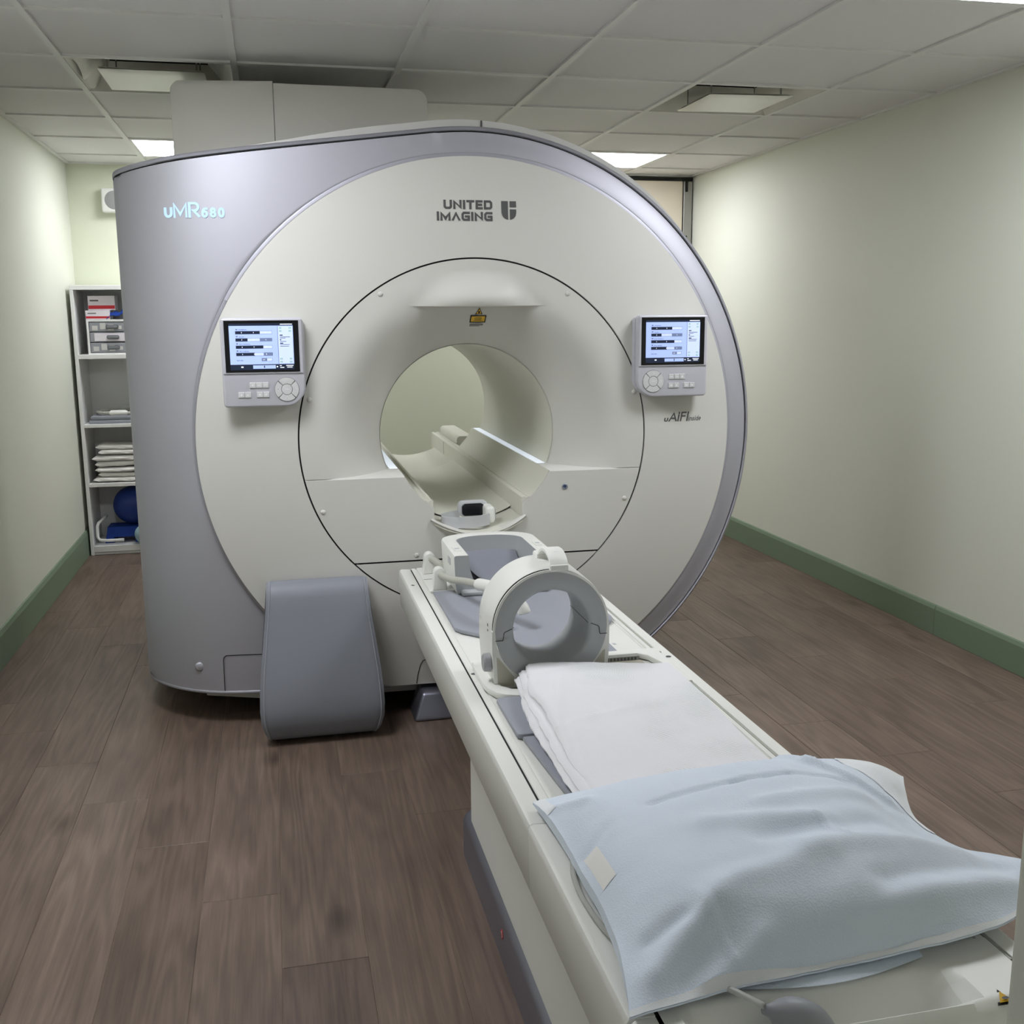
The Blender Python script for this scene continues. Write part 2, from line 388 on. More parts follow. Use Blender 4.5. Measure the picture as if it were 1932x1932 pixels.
# ceiling: slab above, tees, one object per tile
ce = struct(G().box(XL-.1, XR+.1, YF-.16, YB+.1, 2.70, 2.78).obj('ceiling', PLEN, base=False))
xs = [XL]+[GX0+D*i for i in range(6)]+[XR]
ys = [YF]+[GY1+D*(j-1) for j in range(-4, 7)]+[YB]
ys = [y for y in ys if YF <= y <= YB]; ys = sorted(set(round(y, 4) for y in ys))
TW = .024
for x in xs[1:-1]: G().box(x-TW/2, x+TW/2, YF, YB, H, H+.03).obj('ceiling_tee', TEE, ce)
for y in ys[1:-1]:
    for a, b in zip(xs[:-1], xs[1:]):
        G().box(a+TW/2*(a > XL), b-TW/2*(b < XR), y-TW/2, y+TW/2, H+.0005, H+.03).obj('cross_tee', TEE, ce)
for x0, x1 in ((XL, XL+.022), (XR-.022, XR)): G().box(x0, x1, YF, YB, H-.001, H+.02).obj('wall_angle', TEE, ce)
for y0, y1 in ((YB-.022, YB),): G().box(XL+.022, XR-.022, y0, y1, H-.001, H+.02).obj('wall_angle', TEE, ce)
rowy = lambda j: GY1+D*(j-1)
def cell(i, j): return GX0+D*i, GX0+D*(i+1), rowy(j), rowy(j+1)
special = {(0, 2): 'air', (4, 2): 'air', (0, 5): 'led', (4, 5): 'led', (0, -1): 'led', (4, -1): 'led'}
for i in range(-1, 6):
    for j in range(-5, 7):
        if (i, j) in special: continue
        x0, x1, y0, y1 = cell(i, j); x0, x1 = max(x0, XL), min(x1, XR); y0, y1 = max(y0, YF), min(y1, YB)
        if y1-y0 < .03 or x1-x0 < .03: continue
        q = .009
        dz = random.uniform(0, .0012)
        G().box(x0+q, x1-q, y0+q, y1-q, H+.0075+dz, H+.022+dz).obj('ceiling_tile', TILE, ce)
# LED panels
for (i, j), lb in {(0, 5): 'square LED ceiling panel beyond the scanner, partly behind its top cover', (4, 5): 'square LED ceiling panel at the back, right of the scanner arch', (0, -1): 'square LED ceiling panel out of view above the left floor', (4, -1): 'LED ceiling panel cut by the top right corner of the picture'}.items():
    x0, x1, y0, y1 = cell(i, j); q = TW/2+.001
    t = empty('ceiling_light', lb, 'light', ((x0+x1)/2, (y0+y1)/2, H), 'LED panels in the ceiling')
    g = G(); a, b, c, d = x0+q, x1-q, y0+q, y1-q; f = .012
    g.box(a, b, c, c+f, H+.001, H+.03); g.box(a, b, d-f, d, H+.001, H+.03); g.box(a, a+f, c+f, d-f, H+.001, H+.03); g.box(b-f, b, c+f, d-f, H+.001, H+.03)
    g.obj('frame', TEE, t)
    G().box(a+f, b-f, c+f, d-f, H+.006, H+.016).obj('diffuser', LEDW if j < 0 else LEDB, t)
# air diffusers: deep white pan, plaque hung below the opening
for (i, j), lb in {(0, 2): 'white square air vent with loose plaque and curled liner, left of the scanner top', (4, 2): 'white square air vent with hanging plaque above the right wall'}.items():
    x0, x1, y0, y1 = cell(i, j); q = TW/2+.001; a, b, c, d = x0+q, x1-q, y0+q, y1-q
    t = empty('air_vent', lb, 'vent', ((x0+x1)/2, (y0+y1)/2, H), 'air vents in the ceiling')
    VENT = mat('vent_white', (222, 221, 212), .45)
    g = G(); zt = H+.10; k = .10
    A = [(a, c, H+.002), (b, c, H+.002), (b, d, H+.002), (a, d, H+.002)]; B = [(a+k, c+k, zt), (b-k, c+k, zt), (b-k, d-k, zt), (a+k, d-k, zt)]
    g.put(A+B, [(0, 4, 5, 1), (1, 5, 6, 2), (2, 6, 7, 3), (3, 7, 4, 0)]); o = g.obj('pan', VENT, t, fix=False)
    # neck above the pan, coloured black for the shade inside it
    g = G(); g.put([(a+k, c+k, zt), (b-k, c+k, zt), (b-k, d-k, zt), (a+k, d-k, zt)]+[(a+k, c+k, zt+.12), (b-k, c+k, zt+.12), (b-k, d-k, zt+.12), (a+k, d-k, zt+.12)], [(0, 4, 5, 1), (1, 5, 6, 2), (2, 6, 7, 3), (3, 7, 4, 0), (4, 7, 6, 5)]); g.obj('neck', BLK, t, fix=False)
    m_ = .100; tilt = .006 if i == 4 else .0
    n = 12; top = []; bot = []
    for r in range(n+1):
        v = r/n; row = []
        for s_ in range(n+1):
            u = s_/n; x = a+m_+(b-a-2*m_)*u; y = c+m_+(d-c-2*m_)*v
            edge = max(abs(u-.5), abs(v-.5))*2
            z = H-.015+.004*sst(.9, 1, edge)+tilt*(u-.5)
            row.append((x, y, z))
        top.append(row)
    g = G(); g.grid(top); g.grid([[(x, y, z+.006) for x, y, z in r] for r in top]); o = g.obj('plaque', mat('vent_plaque_white', (228, 227, 216), .3, spec=.5), t, smooth=True, fix=False)
    for hx in (a+.13, b-.13):
        for hy in (c+.16, d-.16): G().tube([(hx, hy, H-.005), (hx, hy, zt+.05)], .003, 6).obj('hanger', STEEL, t)
    if i == 0:
        rows = []
        for r in range(9):
            v = r/8; rows.append([(a+.012+.075*s_/6+.012*math.sin(v*5), c+.03+(d-c-.06)*v, H+.006+.055*(s_/6)**1.5+.010*math.sin(v*9+s_)) for s_ in range(7)])
        G().grid(rows).obj('liner', VENT, t, smooth=True, fix=False)
# loudspeaker high on the back wall
t = empty('wall_speaker', 'small white wall speaker with round grey grille behind the scanner', 'speaker', (-.90, YB, 2.07))
G().box(-.975, -.825, YB-.075, YB-.001, 2.068, 2.212, .012, 3).obj('housing', mat('speaker_white', (222, 222, 216), .5), t)
G().lathe([(0, -.006), (.048, -.004), (.056, 0)], (-.900, YB-.0745, 2.14), 'y', 32).obj('grille', mat('speaker_grey', (150, 150, 150), .7, bump=.6, bscale=900), t, smooth=True)
# ================================================================== THE SCANNER
CX, CZ = .6855, 1.0085
RS, RD = .616, .954                      # seam radius, cream disc radius
YS = 3.60
ZB = .115
mri = empty('mri_scanner', 'large cream and silver closed-bore MRI scanner filling the back of the room', 'scanner', (CX, 4.4, 0))
def disc_y(r): return YS+.030*max(0, (r-RS)/(RD-RS))**1.6
# --- cream disc cover (outside the round seam)
g = G(); rows = []
NT = 256
for i in range(11):
    f = i/10; row = []
    for k in range(NT+1):
        th = 2*PI*k/NT; s_ = math.sin(th)
        rm = RD-.002
        if s_ < 0: rm = min(rm, (CZ-ZB)/(-s_+1e-9))
        r0 = RS+.0028; r = r0+(rm-r0)*f
        row.append((CX+r*math.cos(th), disc_y(r), CZ+r*s_))
    rows.append(row)
inn = [(CX+(RS+.0022)*math.cos(2*PI*k/NT), YS+.012, CZ+(RS+.0022)*math.sin(2*PI*k/NT)) for k in range(NT+1)]
out = [(v[0], v[1]+.03, v[2]) for v in rows[-1]]
g.grid([inn]+rows+[out]); g.obj('disc_cover', CREAM, mri, smooth=True, autos=40, fix=False)
# --- dark joint lines
g = G(); g.lathe([(RS-.006, YS+.009), (RS+.006, YS+.009)], (CX, 0, CZ), 'y', 192); g.obj('seam_gap', BLACK, mri, fix=False)
g = G(); g.box(CX-.43, CX+.43, YS+.008, YS+.012, .574, .590); g.obj('seam_gap', BLACK, mri)
# --- inner cover: funnel into the bore
ZL = .885; RB = .322; YR = 3.80; RF = .56
def funnel(r):
    t = max(0, (RF-r)/(RF-RB)); return YS+.002+(YR-YS)*min(1, t)**2.25
g = G(); rows = []; NA = 160
rs_ = [RS-.0028-(RS-.0028-RF)*k/4 for k in range(4)]+[RF-(RF-RB)*k/30 for k in range(31)]
for r in rs_:
    th0 = math.asin((ZL-CZ)/r); row = []
    for k in range(NA+1):
        th = th0+(PI-2*th0)*k/NA; row.append((CX+r*math.cos(th), funnel(r), CZ+r*math.sin(th)))
    rows.append(row)
rows = [[(v[0], YS+.014, v[2]) for v in rows[0]]]+rows
g.grid(rows); g.obj('bore_cover', CREAM, mri, smooth=True, autos=40, fix=False)
# ledges either side of the bore
YP = YS+.0025
for s_ in (-1, 1):
    top = []; fr = []; fr2 = []
    n = 24; xa = math.sqrt(.288**2-(CZ-ZL)**2); xb = math.sqrt((RS-.003)**2-(CZ-ZL)**2)
    for k in range(n+1):
        dx = xa+(xb-xa)*k/n; r = math.hypot(dx, CZ-ZL)
        yb = max(funnel(max(r, RB)), YP); x = CX+s_*dx
        top.append((x, yb+.001, ZL+.0005)); fr.append((x, YP+.004, ZL)); fr2.append((x, YP, ZL-.004))
    G().grid([top, fr, fr2]).obj('bore_ledge', CREAM, mri, smooth=True, autos=60, fix=False)
# flat panel under the ledge with the round hole and the table slot
def inner_half(z):
    c = .288**2-(z-CZ)**2; c = math.sqrt(c) if c > 0 else 0
    if z >= .72: return max(c, .159)
    if z > .681: return max(c, .159*math.sqrt((z-.681)/.04))
    return 0.
zs = sorted(set([.5845+(ZL-.004-.5845)*k/50 for k in range(51)]+[.6811, .682, .684, .688, .693, .70, .72, .7201, .78, .79]))
for s_ in (-1, 1):
    rows = []
    for z in zs:
        xo = math.sqrt((RS-.003)**2-(z-CZ)**2); xi = inner_half(z)
        row = [(CX+s_*xi, YP+.006, z)]+[(CX+s_*(xi+(xo-xi)*k/10), YP, z) for k in range(11)]
        rows.append(row)
    G().grid(rows).obj('front_panel', CREAM, mri, smooth=True, autos=35, fix=False)
rows = []
for k in range(31):
    z = CZ-RS+.004+(.5795-(CZ-RS+.004))*k/30; xo = math.sqrt(max(0, (RS-.003)**2-(z-CZ)**2))
    rows.append([(CX+xo*(-1+2*i/16), YP-.002, z) for i in range(17)])
G().grid(rows).obj('lower_panel', CREAM, mri, smooth=True, fix=False)
# visor over the bore
ZV = 1.465; XV = .235; n = 60; mrows = []
for j in range(25):
    v = j/24; row = []
    for i in range(n+1):
        u = -1+2*i/n; e = max(0, 1-(u*(1+.45*v))**2)
        x = CX+.005+XV*u; z = ZV+(.122-.03*u*u)*v
        b = funnel(math.hypot(x-CX, z-CZ))
        lift = .068*e**1.9*(1-sst(0, 1, v))
        row.append((x, b-lift-.0006, z))
    mrows.append(row)
g = G(); g.grid(mrows)
mid = []; und = []
for v in mrows[0]:
    e = max(0, 1-((v[0]-CX-.005)/XV)**2)
    mid.append((v[0], v[1]+.003*e, v[2]-.003*e)); und.append((v[0], funnel(math.hypot(v[0]-CX, ZV-.004*e-CZ))+.001, ZV-.004*e))
g.grid([mrows[0], mid]); g.grid([mid, und]); g.obj('bore_visor', CREAM, mri, smooth=True, autos=50, fix=False)
# bore tube
g = G(); prof = [(RB+.001, YR-.004), (RB, YR+.004)]+[(RB, YR+.02+(5.10-YR-.02)*k/8) for k in range(9)]+[(RB+.004, 5.13), (RB+.02, 5.17), (RB+.06, 5.20)]
g.lathe(prof, (CX, 0, CZ), 'y', 128); g.obj('bore_tube', CREAM_IN, mri, smooth=True, autos=40, fix=False)
# lower liner, light strips, table track
for s_ in (-1, 1):
    a0 = math.asin((ZL-CZ)/.288); a1 = math.asin((.792-CZ)/.288); rows = []
    for y in (3.61, 3.7, 4.0, 4.5, 5.12):
        rows.append([(CX+s_*.288*math.cos(a0+(a1-a0)*k/14), y, CZ+.288*math.sin(a0+(a1-a0)*k/14)) for k in range(15)])
    G().grid(rows).obj('bore_liner', CREAM_IN, mri, smooth=True, fix=False)
    xi, xo = .259, .2975
    G().box(*sorted((CX+s_*xi, CX+s_*xo)), 3.79, 5.12, ZL-.012, ZL-.001).obj('strip_housing', CREAM_IN, mri)
    G().box(*sorted((CX+s_*(xi+.004), CX+s_*(xo-.006))), 3.795, 5.09, ZL-.001, ZL+.002).obj('light_strip', STRIP, mri)
    # rail of the track
    xa, xb = CX+s_*.1605, CX+s_*.2015
    G().prism([(xa, .70), (xa, .790), (xa+s_*.012, .793), (xa+s_*.014, .788), (xa+s_*.022, .788), (xa+s_*.024, .792), (xb, .792), (xb, .765)], 'y', 3.615, 5.83).obj('track_rail', CREAM_IN, mri)
    G().box(xa-s_*.001 if s_ > 0 else xa-.0005, xa+.0005 if s_ > 0 else xa+.001, 5.40, 5.402, .722, .787).obj('rail_joint', BLACK, mri)
rows = []
for y in (3.548, 3.60, 3.9, 4.5, 5.72):
    rows.append([(CX+.159*(-1+2*k/20), y+(.05*(((-1+2*k/20))**2) if y < 3.56 else 0), .682+.036*(-1+2*k/20)**2) for k in range(21)])
g = G(); g.grid([[(v[0], v[1]-.001, v[2]-.012) for v in rows[0]]]+rows); g.obj('track_floor', CREAM_IN, mri, smooth=True, autos=50, fix=False)
# lip below the slot
rows = []
for d_, yy, zz in ((0, 3.612, 0), (0, 3.55, 0), (.004, 3.545, -.003), (.006, 3.55, -.008), (.006, 3.612, -.012)):
    rows.append([(CX+(.168+d_)*(-1+2*k/24), yy+(.05*(-1+2*k/24)**2 if yy < 3.6 else 0), .680+zz+.050*(-1+2*k/24)**2) for k in range(25)])
G().grid(rows).obj('slot_lip', CREAM, mri, smooth=True, autos=50, fix=False)
# rear bridge plate seen through the bore
G().prism(rrect(CX+.205, CX+.30, .76, .83, .02), 'y', 5.25, 5.8, .004).obj('rear_plate', CREAM_IN, mri)
# --- silver frame: wing on the left, ring round the disc
RO = 1.033; XW = -.517; ZT = 2.36
def gy(x):
    pts = [(-.517, 4.02), (-.507, 3.955), (-.49, 3.90), (-.47, 3.865), (-.44, 3.822), (-.40, 3.778), (-.35, 3.736), (-.30, 3.705), (-.24, 3.681), (-.16, 3.663), (-.05, 3.651), (.10, 3.646), (.3, 3.645)]
    if x >= .3: return 3.645
    if x <= -.517: return 4.02
    for (a, ya), (b, yb), in zip(pts[:-1], pts[1:]):
        if a <= x <= b:
            i = pts.index((a, ya)); p0 = pts[max(0, i-1)]; p3 = pts[min(len(pts)-1, i+2)]
            def sl(p, q): return (q[1]-p[1])/(q[0]-p[0]) if q[0] != p[0] else 0
            m1 = (sl(p0, (a, ya))+sl((a, ya), (b, yb)))/2 if i > 0 else sl((a, ya), (b, yb))
            m2 = (sl((a, ya), (b, yb))+sl((b, yb), p3))/2 if i+2 < len(pts) else 0
            h = b-a; t = (x-a)/h
            return (2*t**3-3*t**2+1)*ya+(t**3-2*t**2+t)*h*m1+(-2*t**3+3*t**2)*yb+(t**3-t**2)*h*m2
    return 3.645
TA = math.radians(7.0); SL = math.tan(TA)
def outline(th, ro, xl, zb):
    """distance from the centre to the front outline along th"""
    c, s_ = math.cos(th), math.sin(th); cand = []
    # right of the tangent point (90+7 deg) it is the circle
    if s_ < 0: cand.append((zb-CZ)/s_)
    a = th % (2*PI)
    if a <= PI/2+TA or a >= 1.5*PI: cand.append(ro)
    else:
        # tangent line: n=(−sinTA, cosTA), distance ro
        den = -math.sin(TA)*c+math.cos(TA)*s_
        if den > 1e-6: cand.append(ro/den)
        if c < -1e-6: cand.append((xl-CX)/c)
    return min(cand)
def top_z(x, ro): return CZ+(ro+math.sin(TA)*(x-CX))/math.cos(TA)
angs = [2*PI*k/360 for k in range(361)]
zt_l = top_z(XW, RO); ZBW = .13
angs += [math.atan2(zt_l-CZ, XW-CX) % (2*PI), math.atan2(ZBW-CZ, XW-CX) % (2*PI)]
angs = sorted(set(angs))
rows = []
ts = [0, .004, .012, .03]+[.03+.97*(k/40) for k in range(1, 41)]
def rin(th):
    s_ = math.sin(th); r = RD+.002
    return min(r, (CZ-ZB-.001)/(-s_)) if s_ < 0 else r
FR = []
for th in angs:
    ri, ro = rin(th), max(outline(th, RO, XW, ZBW), rin(th)); row = []
    for t_ in ts:
        r = ri+(ro-ri)*t_; x, z = CX+r*math.cos(th), CZ+r*math.sin(th)
        rim = max(0, 1-(r-ri)/.012); y = gy(x)+.012*rim**2
        if th < PI/2+TA or th > 1.45*PI: y += .012*sst(RD+.01, RO, r)
        row.append((x, y, z))
    FR.append(row)
bot_i = [i for i, th in enumerate(angs)]
g = G(); g.grid(FR); g.obj('silver_frame', SILVER, mri, smooth=True, autos=50, fix=False)
# inner rim line round the disc
g = G(); g.lathe([(RD-.0005, disc_y(RD)+.012), (RD+.007, gy(.5)-.0025), (RD+.011, gy(.5)-.0015)], (CX, 0, CZ), 'y', 256, a0=math.radians(-68), a1=math.radians(150)); g.obj('disc_rim', SILVER_D, mri, smooth=True, autos=60, fix=False)
rows = []
for k in range(97):
    th = math.radians(150+ (236-150)*k/96); row = []
    for rr_, dy in ((RD-.0005, .016), (RD+.007, -.0025), (RD+.011, -.001)):
        x, z = CX+rr_*math.cos(th), CZ+rr_*math.sin(th); yy = gy(x); b = disc_y(RD) if dy > .01 else yy
        row.append((x, min(b+dy, yy+.012) if dy > .01 else yy+dy, z))
    rows.append(row)
G().grid(rows).obj('disc_rim', SILVER_D, mri, smooth=True, autos=60, fix=False)
# outer trim: dark groove, rounded band, then back to the body
def edge_pts():
    P = []
    for th in [math.radians(-62+ (97-(-62))*k/140) for k in range(141)]: P.append((CX+RO*math.cos(th), CZ+RO*math.sin(th), math.cos(th), math.sin(th)))
    for k in range(1, 60):
        x0 = CX+RO*math.cos(PI/2+TA); f = 1-(1-k/59)**1.6; x = x0+(XW-x0)*f
        P.append((x, top_z(x, RO), -math.sin(TA), math.cos(TA)))
    return P
EP = edge_pts()
def sweep(prof, m, name):
    rows = []
    for d_, dy in prof:
        rows.append([(x+nx*d_, gy(x)+.012*(1 if x > CX-.2 else sst(-.5, CX-.2, x))+dy, z+nz*d_) for x, z, nx, nz in EP])
    return G().grid(rows).obj(name, m, mri, smooth=True, autos=50, fix=False)
sweep([(-.001, .001), (.0, .010), (.004, .010)], BLACK, 'trim_groove')
sweep([(.004, .010), (.004, .002), (.008, -.002), (.016, .004), (.022, .018), (.023, .05), (.023, .14)], SILVER_D, 'outer_trim')
# bottom trim of the wing
rows = []
BX = [XW+(.36-XW)*(1-(1-k/50)**1.0) for k in range(51)]
for d_, z in ((.0, ZBW+.001), (-.004, ZBW-.004), (-.002, ZBW-.010), (.03, ZBW-.016)):
    rows.append([(x, gy(x)+d_, z-(.0 if x < .15 else .014*sst(.15, .36, x))) for x in BX])
G().grid(rows).obj('bottom_trim', SILVER_D, mri, smooth=True, fix=False)
# --- body shell behind the covers
def body_r(th):
    a = th % (2*PI); d_ = math.degrees(a); d_ = d_-360 if d_ > 270 else d_
    extra = .018+.036*(sst(10, 60, d_) if d_ < 97 else 1-sst(105, 142, d_))
    return outline(th, RO+extra, XW+.002, .10)
rows = []
Bang = sorted(set(angs+[math.atan2(top_z(XW, RO+.018)-CZ, XW-CX)]))
def y_body(x): return max(3.735, gy(x)+.06)
for th in Bang:
    r = body_r(th); x, z = CX+r*math.cos(th), CZ+r*math.sin(th)
    ri = RB+.055
    rows.append([(CX+(r-.10)*math.cos(th), y_body(x)+.02, CZ+(r-.10)*math.sin(th)), (x, y_body(x), z), (x, 4.4, z), (x, 5.19, z), (CX+(r-.03)*math.cos(th), 5.22, CZ+(r-.03)*math.sin(th)), (CX+ri*math.cos(th), 5.215, CZ+ri*math.sin(th))])
g = G(); g.grid(rows); g.obj('body_shell', CREAM, mri, smooth=True, autos=45, fix=False)
G().box(.735, .741, 3.733, 3.75, CZ+RO+.022, CZ+RO+.052).obj('shell_joint', PRINT_D, mri)
# unseen black sheet added between the covers to block light
rows = []
for th in angs:
    rows.append([(CX+.645*math.cos(th), YS+.06, CZ+.645*math.sin(th)), (CX+min(.94, outline(th, .94, XW+.05, .14))*math.cos(th), 3.70, CZ+min(.94, outline(th, .94, XW+.05, .14))*math.sin(th))])
G().grid(rows).obj('light_block', BLACK, mri, fix=False)
# under body, set back
G().prism([(-.30, 3.86), (.0, 3.74), (1.2, 3.72), (1.45, 3.9), (1.45, 5.1), (-.38, 5.1)], 'z', .055, .104).obj('underbody', mat('underbody_cream', (205, 204, 196), .5), mri)
G().prism([(-.15, 4.1), (1.3, 4.1), (1.3, 5.0), (-.15, 5.0)], 'z', .0, .056).obj('plinth', BLK, mri)
# turret cover on top
for x0, x1, yl, yr, rr_ in ((-.322, .0435, 4.165, 4.13, [0, 0, .002, .03]), (.0448, .612, 4.13, 4.14, [0, 0, .045, .002])):
    zt0 = 2.277 if x0 < 0 else 2.270
    poly = rrect(x0, x1, 1.90, zt0, rr_, 8)
    bm_ = G(); bm_.prism(poly, 'y', 0, .95, .0025, 2)
    bm_.V = [(x, y+(yl+(yr-yl)*(x-x0)/(x1-x0) if y < .4 else 4.10)+ (0.045*sst(.05, 0, x-x0) if (x0 < 0 and y < .4) else 0), z) for x, y, z in bm_.V]
    bm_.obj('turret_panel', mat('turret_cream', (206, 204, 196), .5), mri, smooth=True, autos=35)
# screw caps
for dx, z in ((-.3255, 1.505), (.3255, 1.505), (-.5745, 1.158), (.5745, 1.158), (-.544, .771), (.544, .771), (-.225, .601), (.225, .601)):
    r = math.hypot(dx, z-CZ); y = funnel(r) if z > ZL else YP
    G().lathe([(0, -.0045), (.005, -.004), (.0085, -.0015), (.009, .002)], (CX+dx, y, z), 'y', 20).obj('screw_cap', CREAM, mri, smooth=True)
g = G(); g.lathe([(.0, -.001), (.007, -.001)], (1.003, YP-.001, .824), 'y', 24, 1); g.lathe([(.006, -.001), (.0085, -.003), (.011, 0)], (1.003, YP-.001, .824), 'y', 24, 0)
g.obj('call_port', [mat('port_ring', (150, 158, 172), .3, metal=.5), mat('port_blue', (60, 76, 105), .4)], mri, smooth=True, fix=False)
# wing details: cap, hatch seam
G().lathe([(0, -.006), (.012, -.005), (.0165, -.002), (.017, .003)], (-.306, gy(-.306)-.001, .217), 'y', 28).obj('wing_cap', SILVER, mri, smooth=True)
def line_on(P, wd, m, name, off=.0012):
    v, f = ribbon(P, wd); G().put([(q.x, (gy(q.x) if q.x < .36 and True else YS)-off, q.y) for q in v], f).obj(name, m, mri, fix=False)
line_on([(-.2235, .131), (-.2225, .245), (-.220, .255), (-.212, .262), (-.16, .2635), (-.08, .263), (.0, .263)], .0028, BLACK, 'hatch_seam')
line_on([(-.2205, .131), (-.2195, .245), (-.2165, .2515), (-.210, .2585), (-.16, .260), (-.08, .2595), (.0, .2595)], .002, SILVER_D, 'hatch_edge', .0014)
v, f = ribbon([(.452, .118), (.456, .15), (.466, .19), (.476, .207), (.50, .214), (.6, .216)], .0028)
G().put([(q.x, disc_y(math.hypot(q.x-CX, q.y-CZ))-.0012, q.y) for q in v], f).obj('cover_seam', BLACK, mri, fix=False)
# printed names
def put_text(parts, yf, m, name):
    g = G()
    for V, F in parts: g.put([(x, yf(x, z), z) for x, z in V], F)
    return g.obj(name, m, mri, fix=False)
P = []
def fit_text(txt, x0, x1, z0, h, t, shear=0.):
    V, F, e = lettering(txt, 0, z0, h, t, h*.14, 0.); e -= h*.14; s_ = (x1-x0)/e
    return [(x0+x*s_+(z-z0)*shear, z) for x, z in V], F
P.append(fit_text('UNITED', .581, .748, 1.7850, .0305, .0078)); P.append(fit_text('IMAGING', .557, .748, 1.7465, .0305, .0078))
sh = [([(.7795, 1.814), (.7795, 1.775), (.782, 1.766), (.787, 1.759), (.794, 1.754), (.8025, 1.752), (.8025, 1.814)], [(0, 1, 2, 3, 4, 5, 6)]),
      ([(.8085, 1.814), (.8085, 1.7935), (.831, 1.7935), (.831, 1.814)], [(0, 1, 2, 3)]),
      ([(.8085, 1.787), (.8085, 1.752), (.817, 1.754), (.824, 1.759), (.829, 1.766), (.831, 1.775), (.831, 1.787)], [(0, 1, 2, 3, 4, 5, 6)])]
for q in P: put_text([q], lambda x, z: disc_y(math.hypot(x-CX, z-CZ))-.001, PRINT_D, 'maker_lettering')
put_text(sh, lambda x, z: disc_y(math.hypot(x-CX, z-CZ))-.001, PRINT_D, 'maker_emblem')
P = [fit_text('u', -.330, -.301, 1.7535, .0335, .0085), fit_text('M', -.299, -.2535, 1.7530, .0495, .0085), fit_text('R', -.2505, -.2125, 1.7525, .0495, .0085), fit_text('680', -.2085, -.1335, 1.7520, .0325, .0074)]
P = [([(x*.992, z) for x, z in V], F) for V, F in P]
# subdivide lightly by following the curved wing at every vertex
put_text(P, lambda x, z: gy(x)-.0025, GLOW, 'model_lettering')
P = [fit_text('u', 1.376, 1.392, 1.047, .014, .0035, .2), fit_text('a', 1.394, 1.427, 1.047, .034, .0052, .2), fit_text('i', 1.429, 1.4345, 1.047, .034, .005, .2), fit_text('F', 1.440, 1.461, 1.047, .034, .0052, .2), fit_text('I', 1.465, 1.4705, 1.047, .034, .005, .2), fit_text('knskde', 1.4735, 1.524, 1.0475, .0185, .0021, .2)]
put_text(P, lambda x, z: disc_y(math.hypot(x-CX, z-CZ))-.001, PRINT_D, 'series_lettering')
# laser warning labels under the visor
def yv(x, z): return funnel(math.hypot(x-CX, z-CZ))-.0015
def quad(x0, x1, z0, z1, e=0.): return [(x0, z0), (x1, z0), (x1, z1), (x0, z1)], [(0, 1, 2, 3)]
g = G(); X0 = .7045
for V, F, m_, o_ in (([(X0-.0125, 1.4365), (X0+.0125, 1.4365), (X0, 1.4595)], [(0, 1, 2)], 1, 0), ([(X0-.0088, 1.4385), (X0+.0088, 1.4385), (X0, 1.4555)], [(0, 1, 2)], 0, .0004), ([(X0-.003, 1.440), (X0+.003, 1.440), (X0+.003, 1.446), (X0, 1.449), (X0-.003, 1.446)], [(0, 1, 2, 3, 4)], 1, .0008),
        (*quad(X0-.028, X0+.028, 1.408, 1.433), 1, 0), (*quad(X0-.024, X0+.024, 1.4115, 1.4295), 0, .0004)): g.put([(x, yv(x, z)-o_-.0012, z) for x, z in V], F, m_)
for k in range(4): g.put([(x, yv(x, z)-.002, z) for x, z in quad(X0-.014+.003*(k % 2), X0+.014-.003*(k % 2), 1.4150+k*.0032, 1.4162+k*.0032)[0]], [(0, 1, 2, 3)], 1)
for k in range(3): g.put([(x, yv(x, z)-.0012, z) for x, z in quad(X0-.026, X0+.022-.012*(k == 0), 1.3955+k*.0035, 1.3970+k*.0035)[0]], [(0, 1, 2, 3)], 1)
g.obj('warning_label', [YEL, BLK], mri, fix=False)
# docking foot at the base of the table slot
g = G(); bmv = [(.428, 3.545, 0), (.94, 3.545, 0), (.94, 3.70, 0), (.428, 3.70, 0), (.466, 3.575, .098), (.905, 3.575, .098), (.905, 3.70, .098), (.466, 3.70, .098)]
bm_ = bmesh.new(); vs = [bm_.verts.new(v) for v in bmv]
for f in ((3, 2, 1, 0), (4, 5, 6, 7), (0, 1, 5, 4), (1, 2, 6, 5), (2, 3, 7, 6), (3, 0, 4, 7)): bm_.faces.new([vs[i] for i in f])
bmesh.ops.bevel(bm_, geom=list(bm_.edges), offset=.012, segments=3, profile=.5, affect='EDGES'); bm_.verts.index_update()
g.put([v.co for v in bm_.verts], [[v.index for v in f.verts] for f in bm_.faces]); bm_.free(); g.obj('docking_foot', GREYBASE, mri, smooth=True, autos=40)

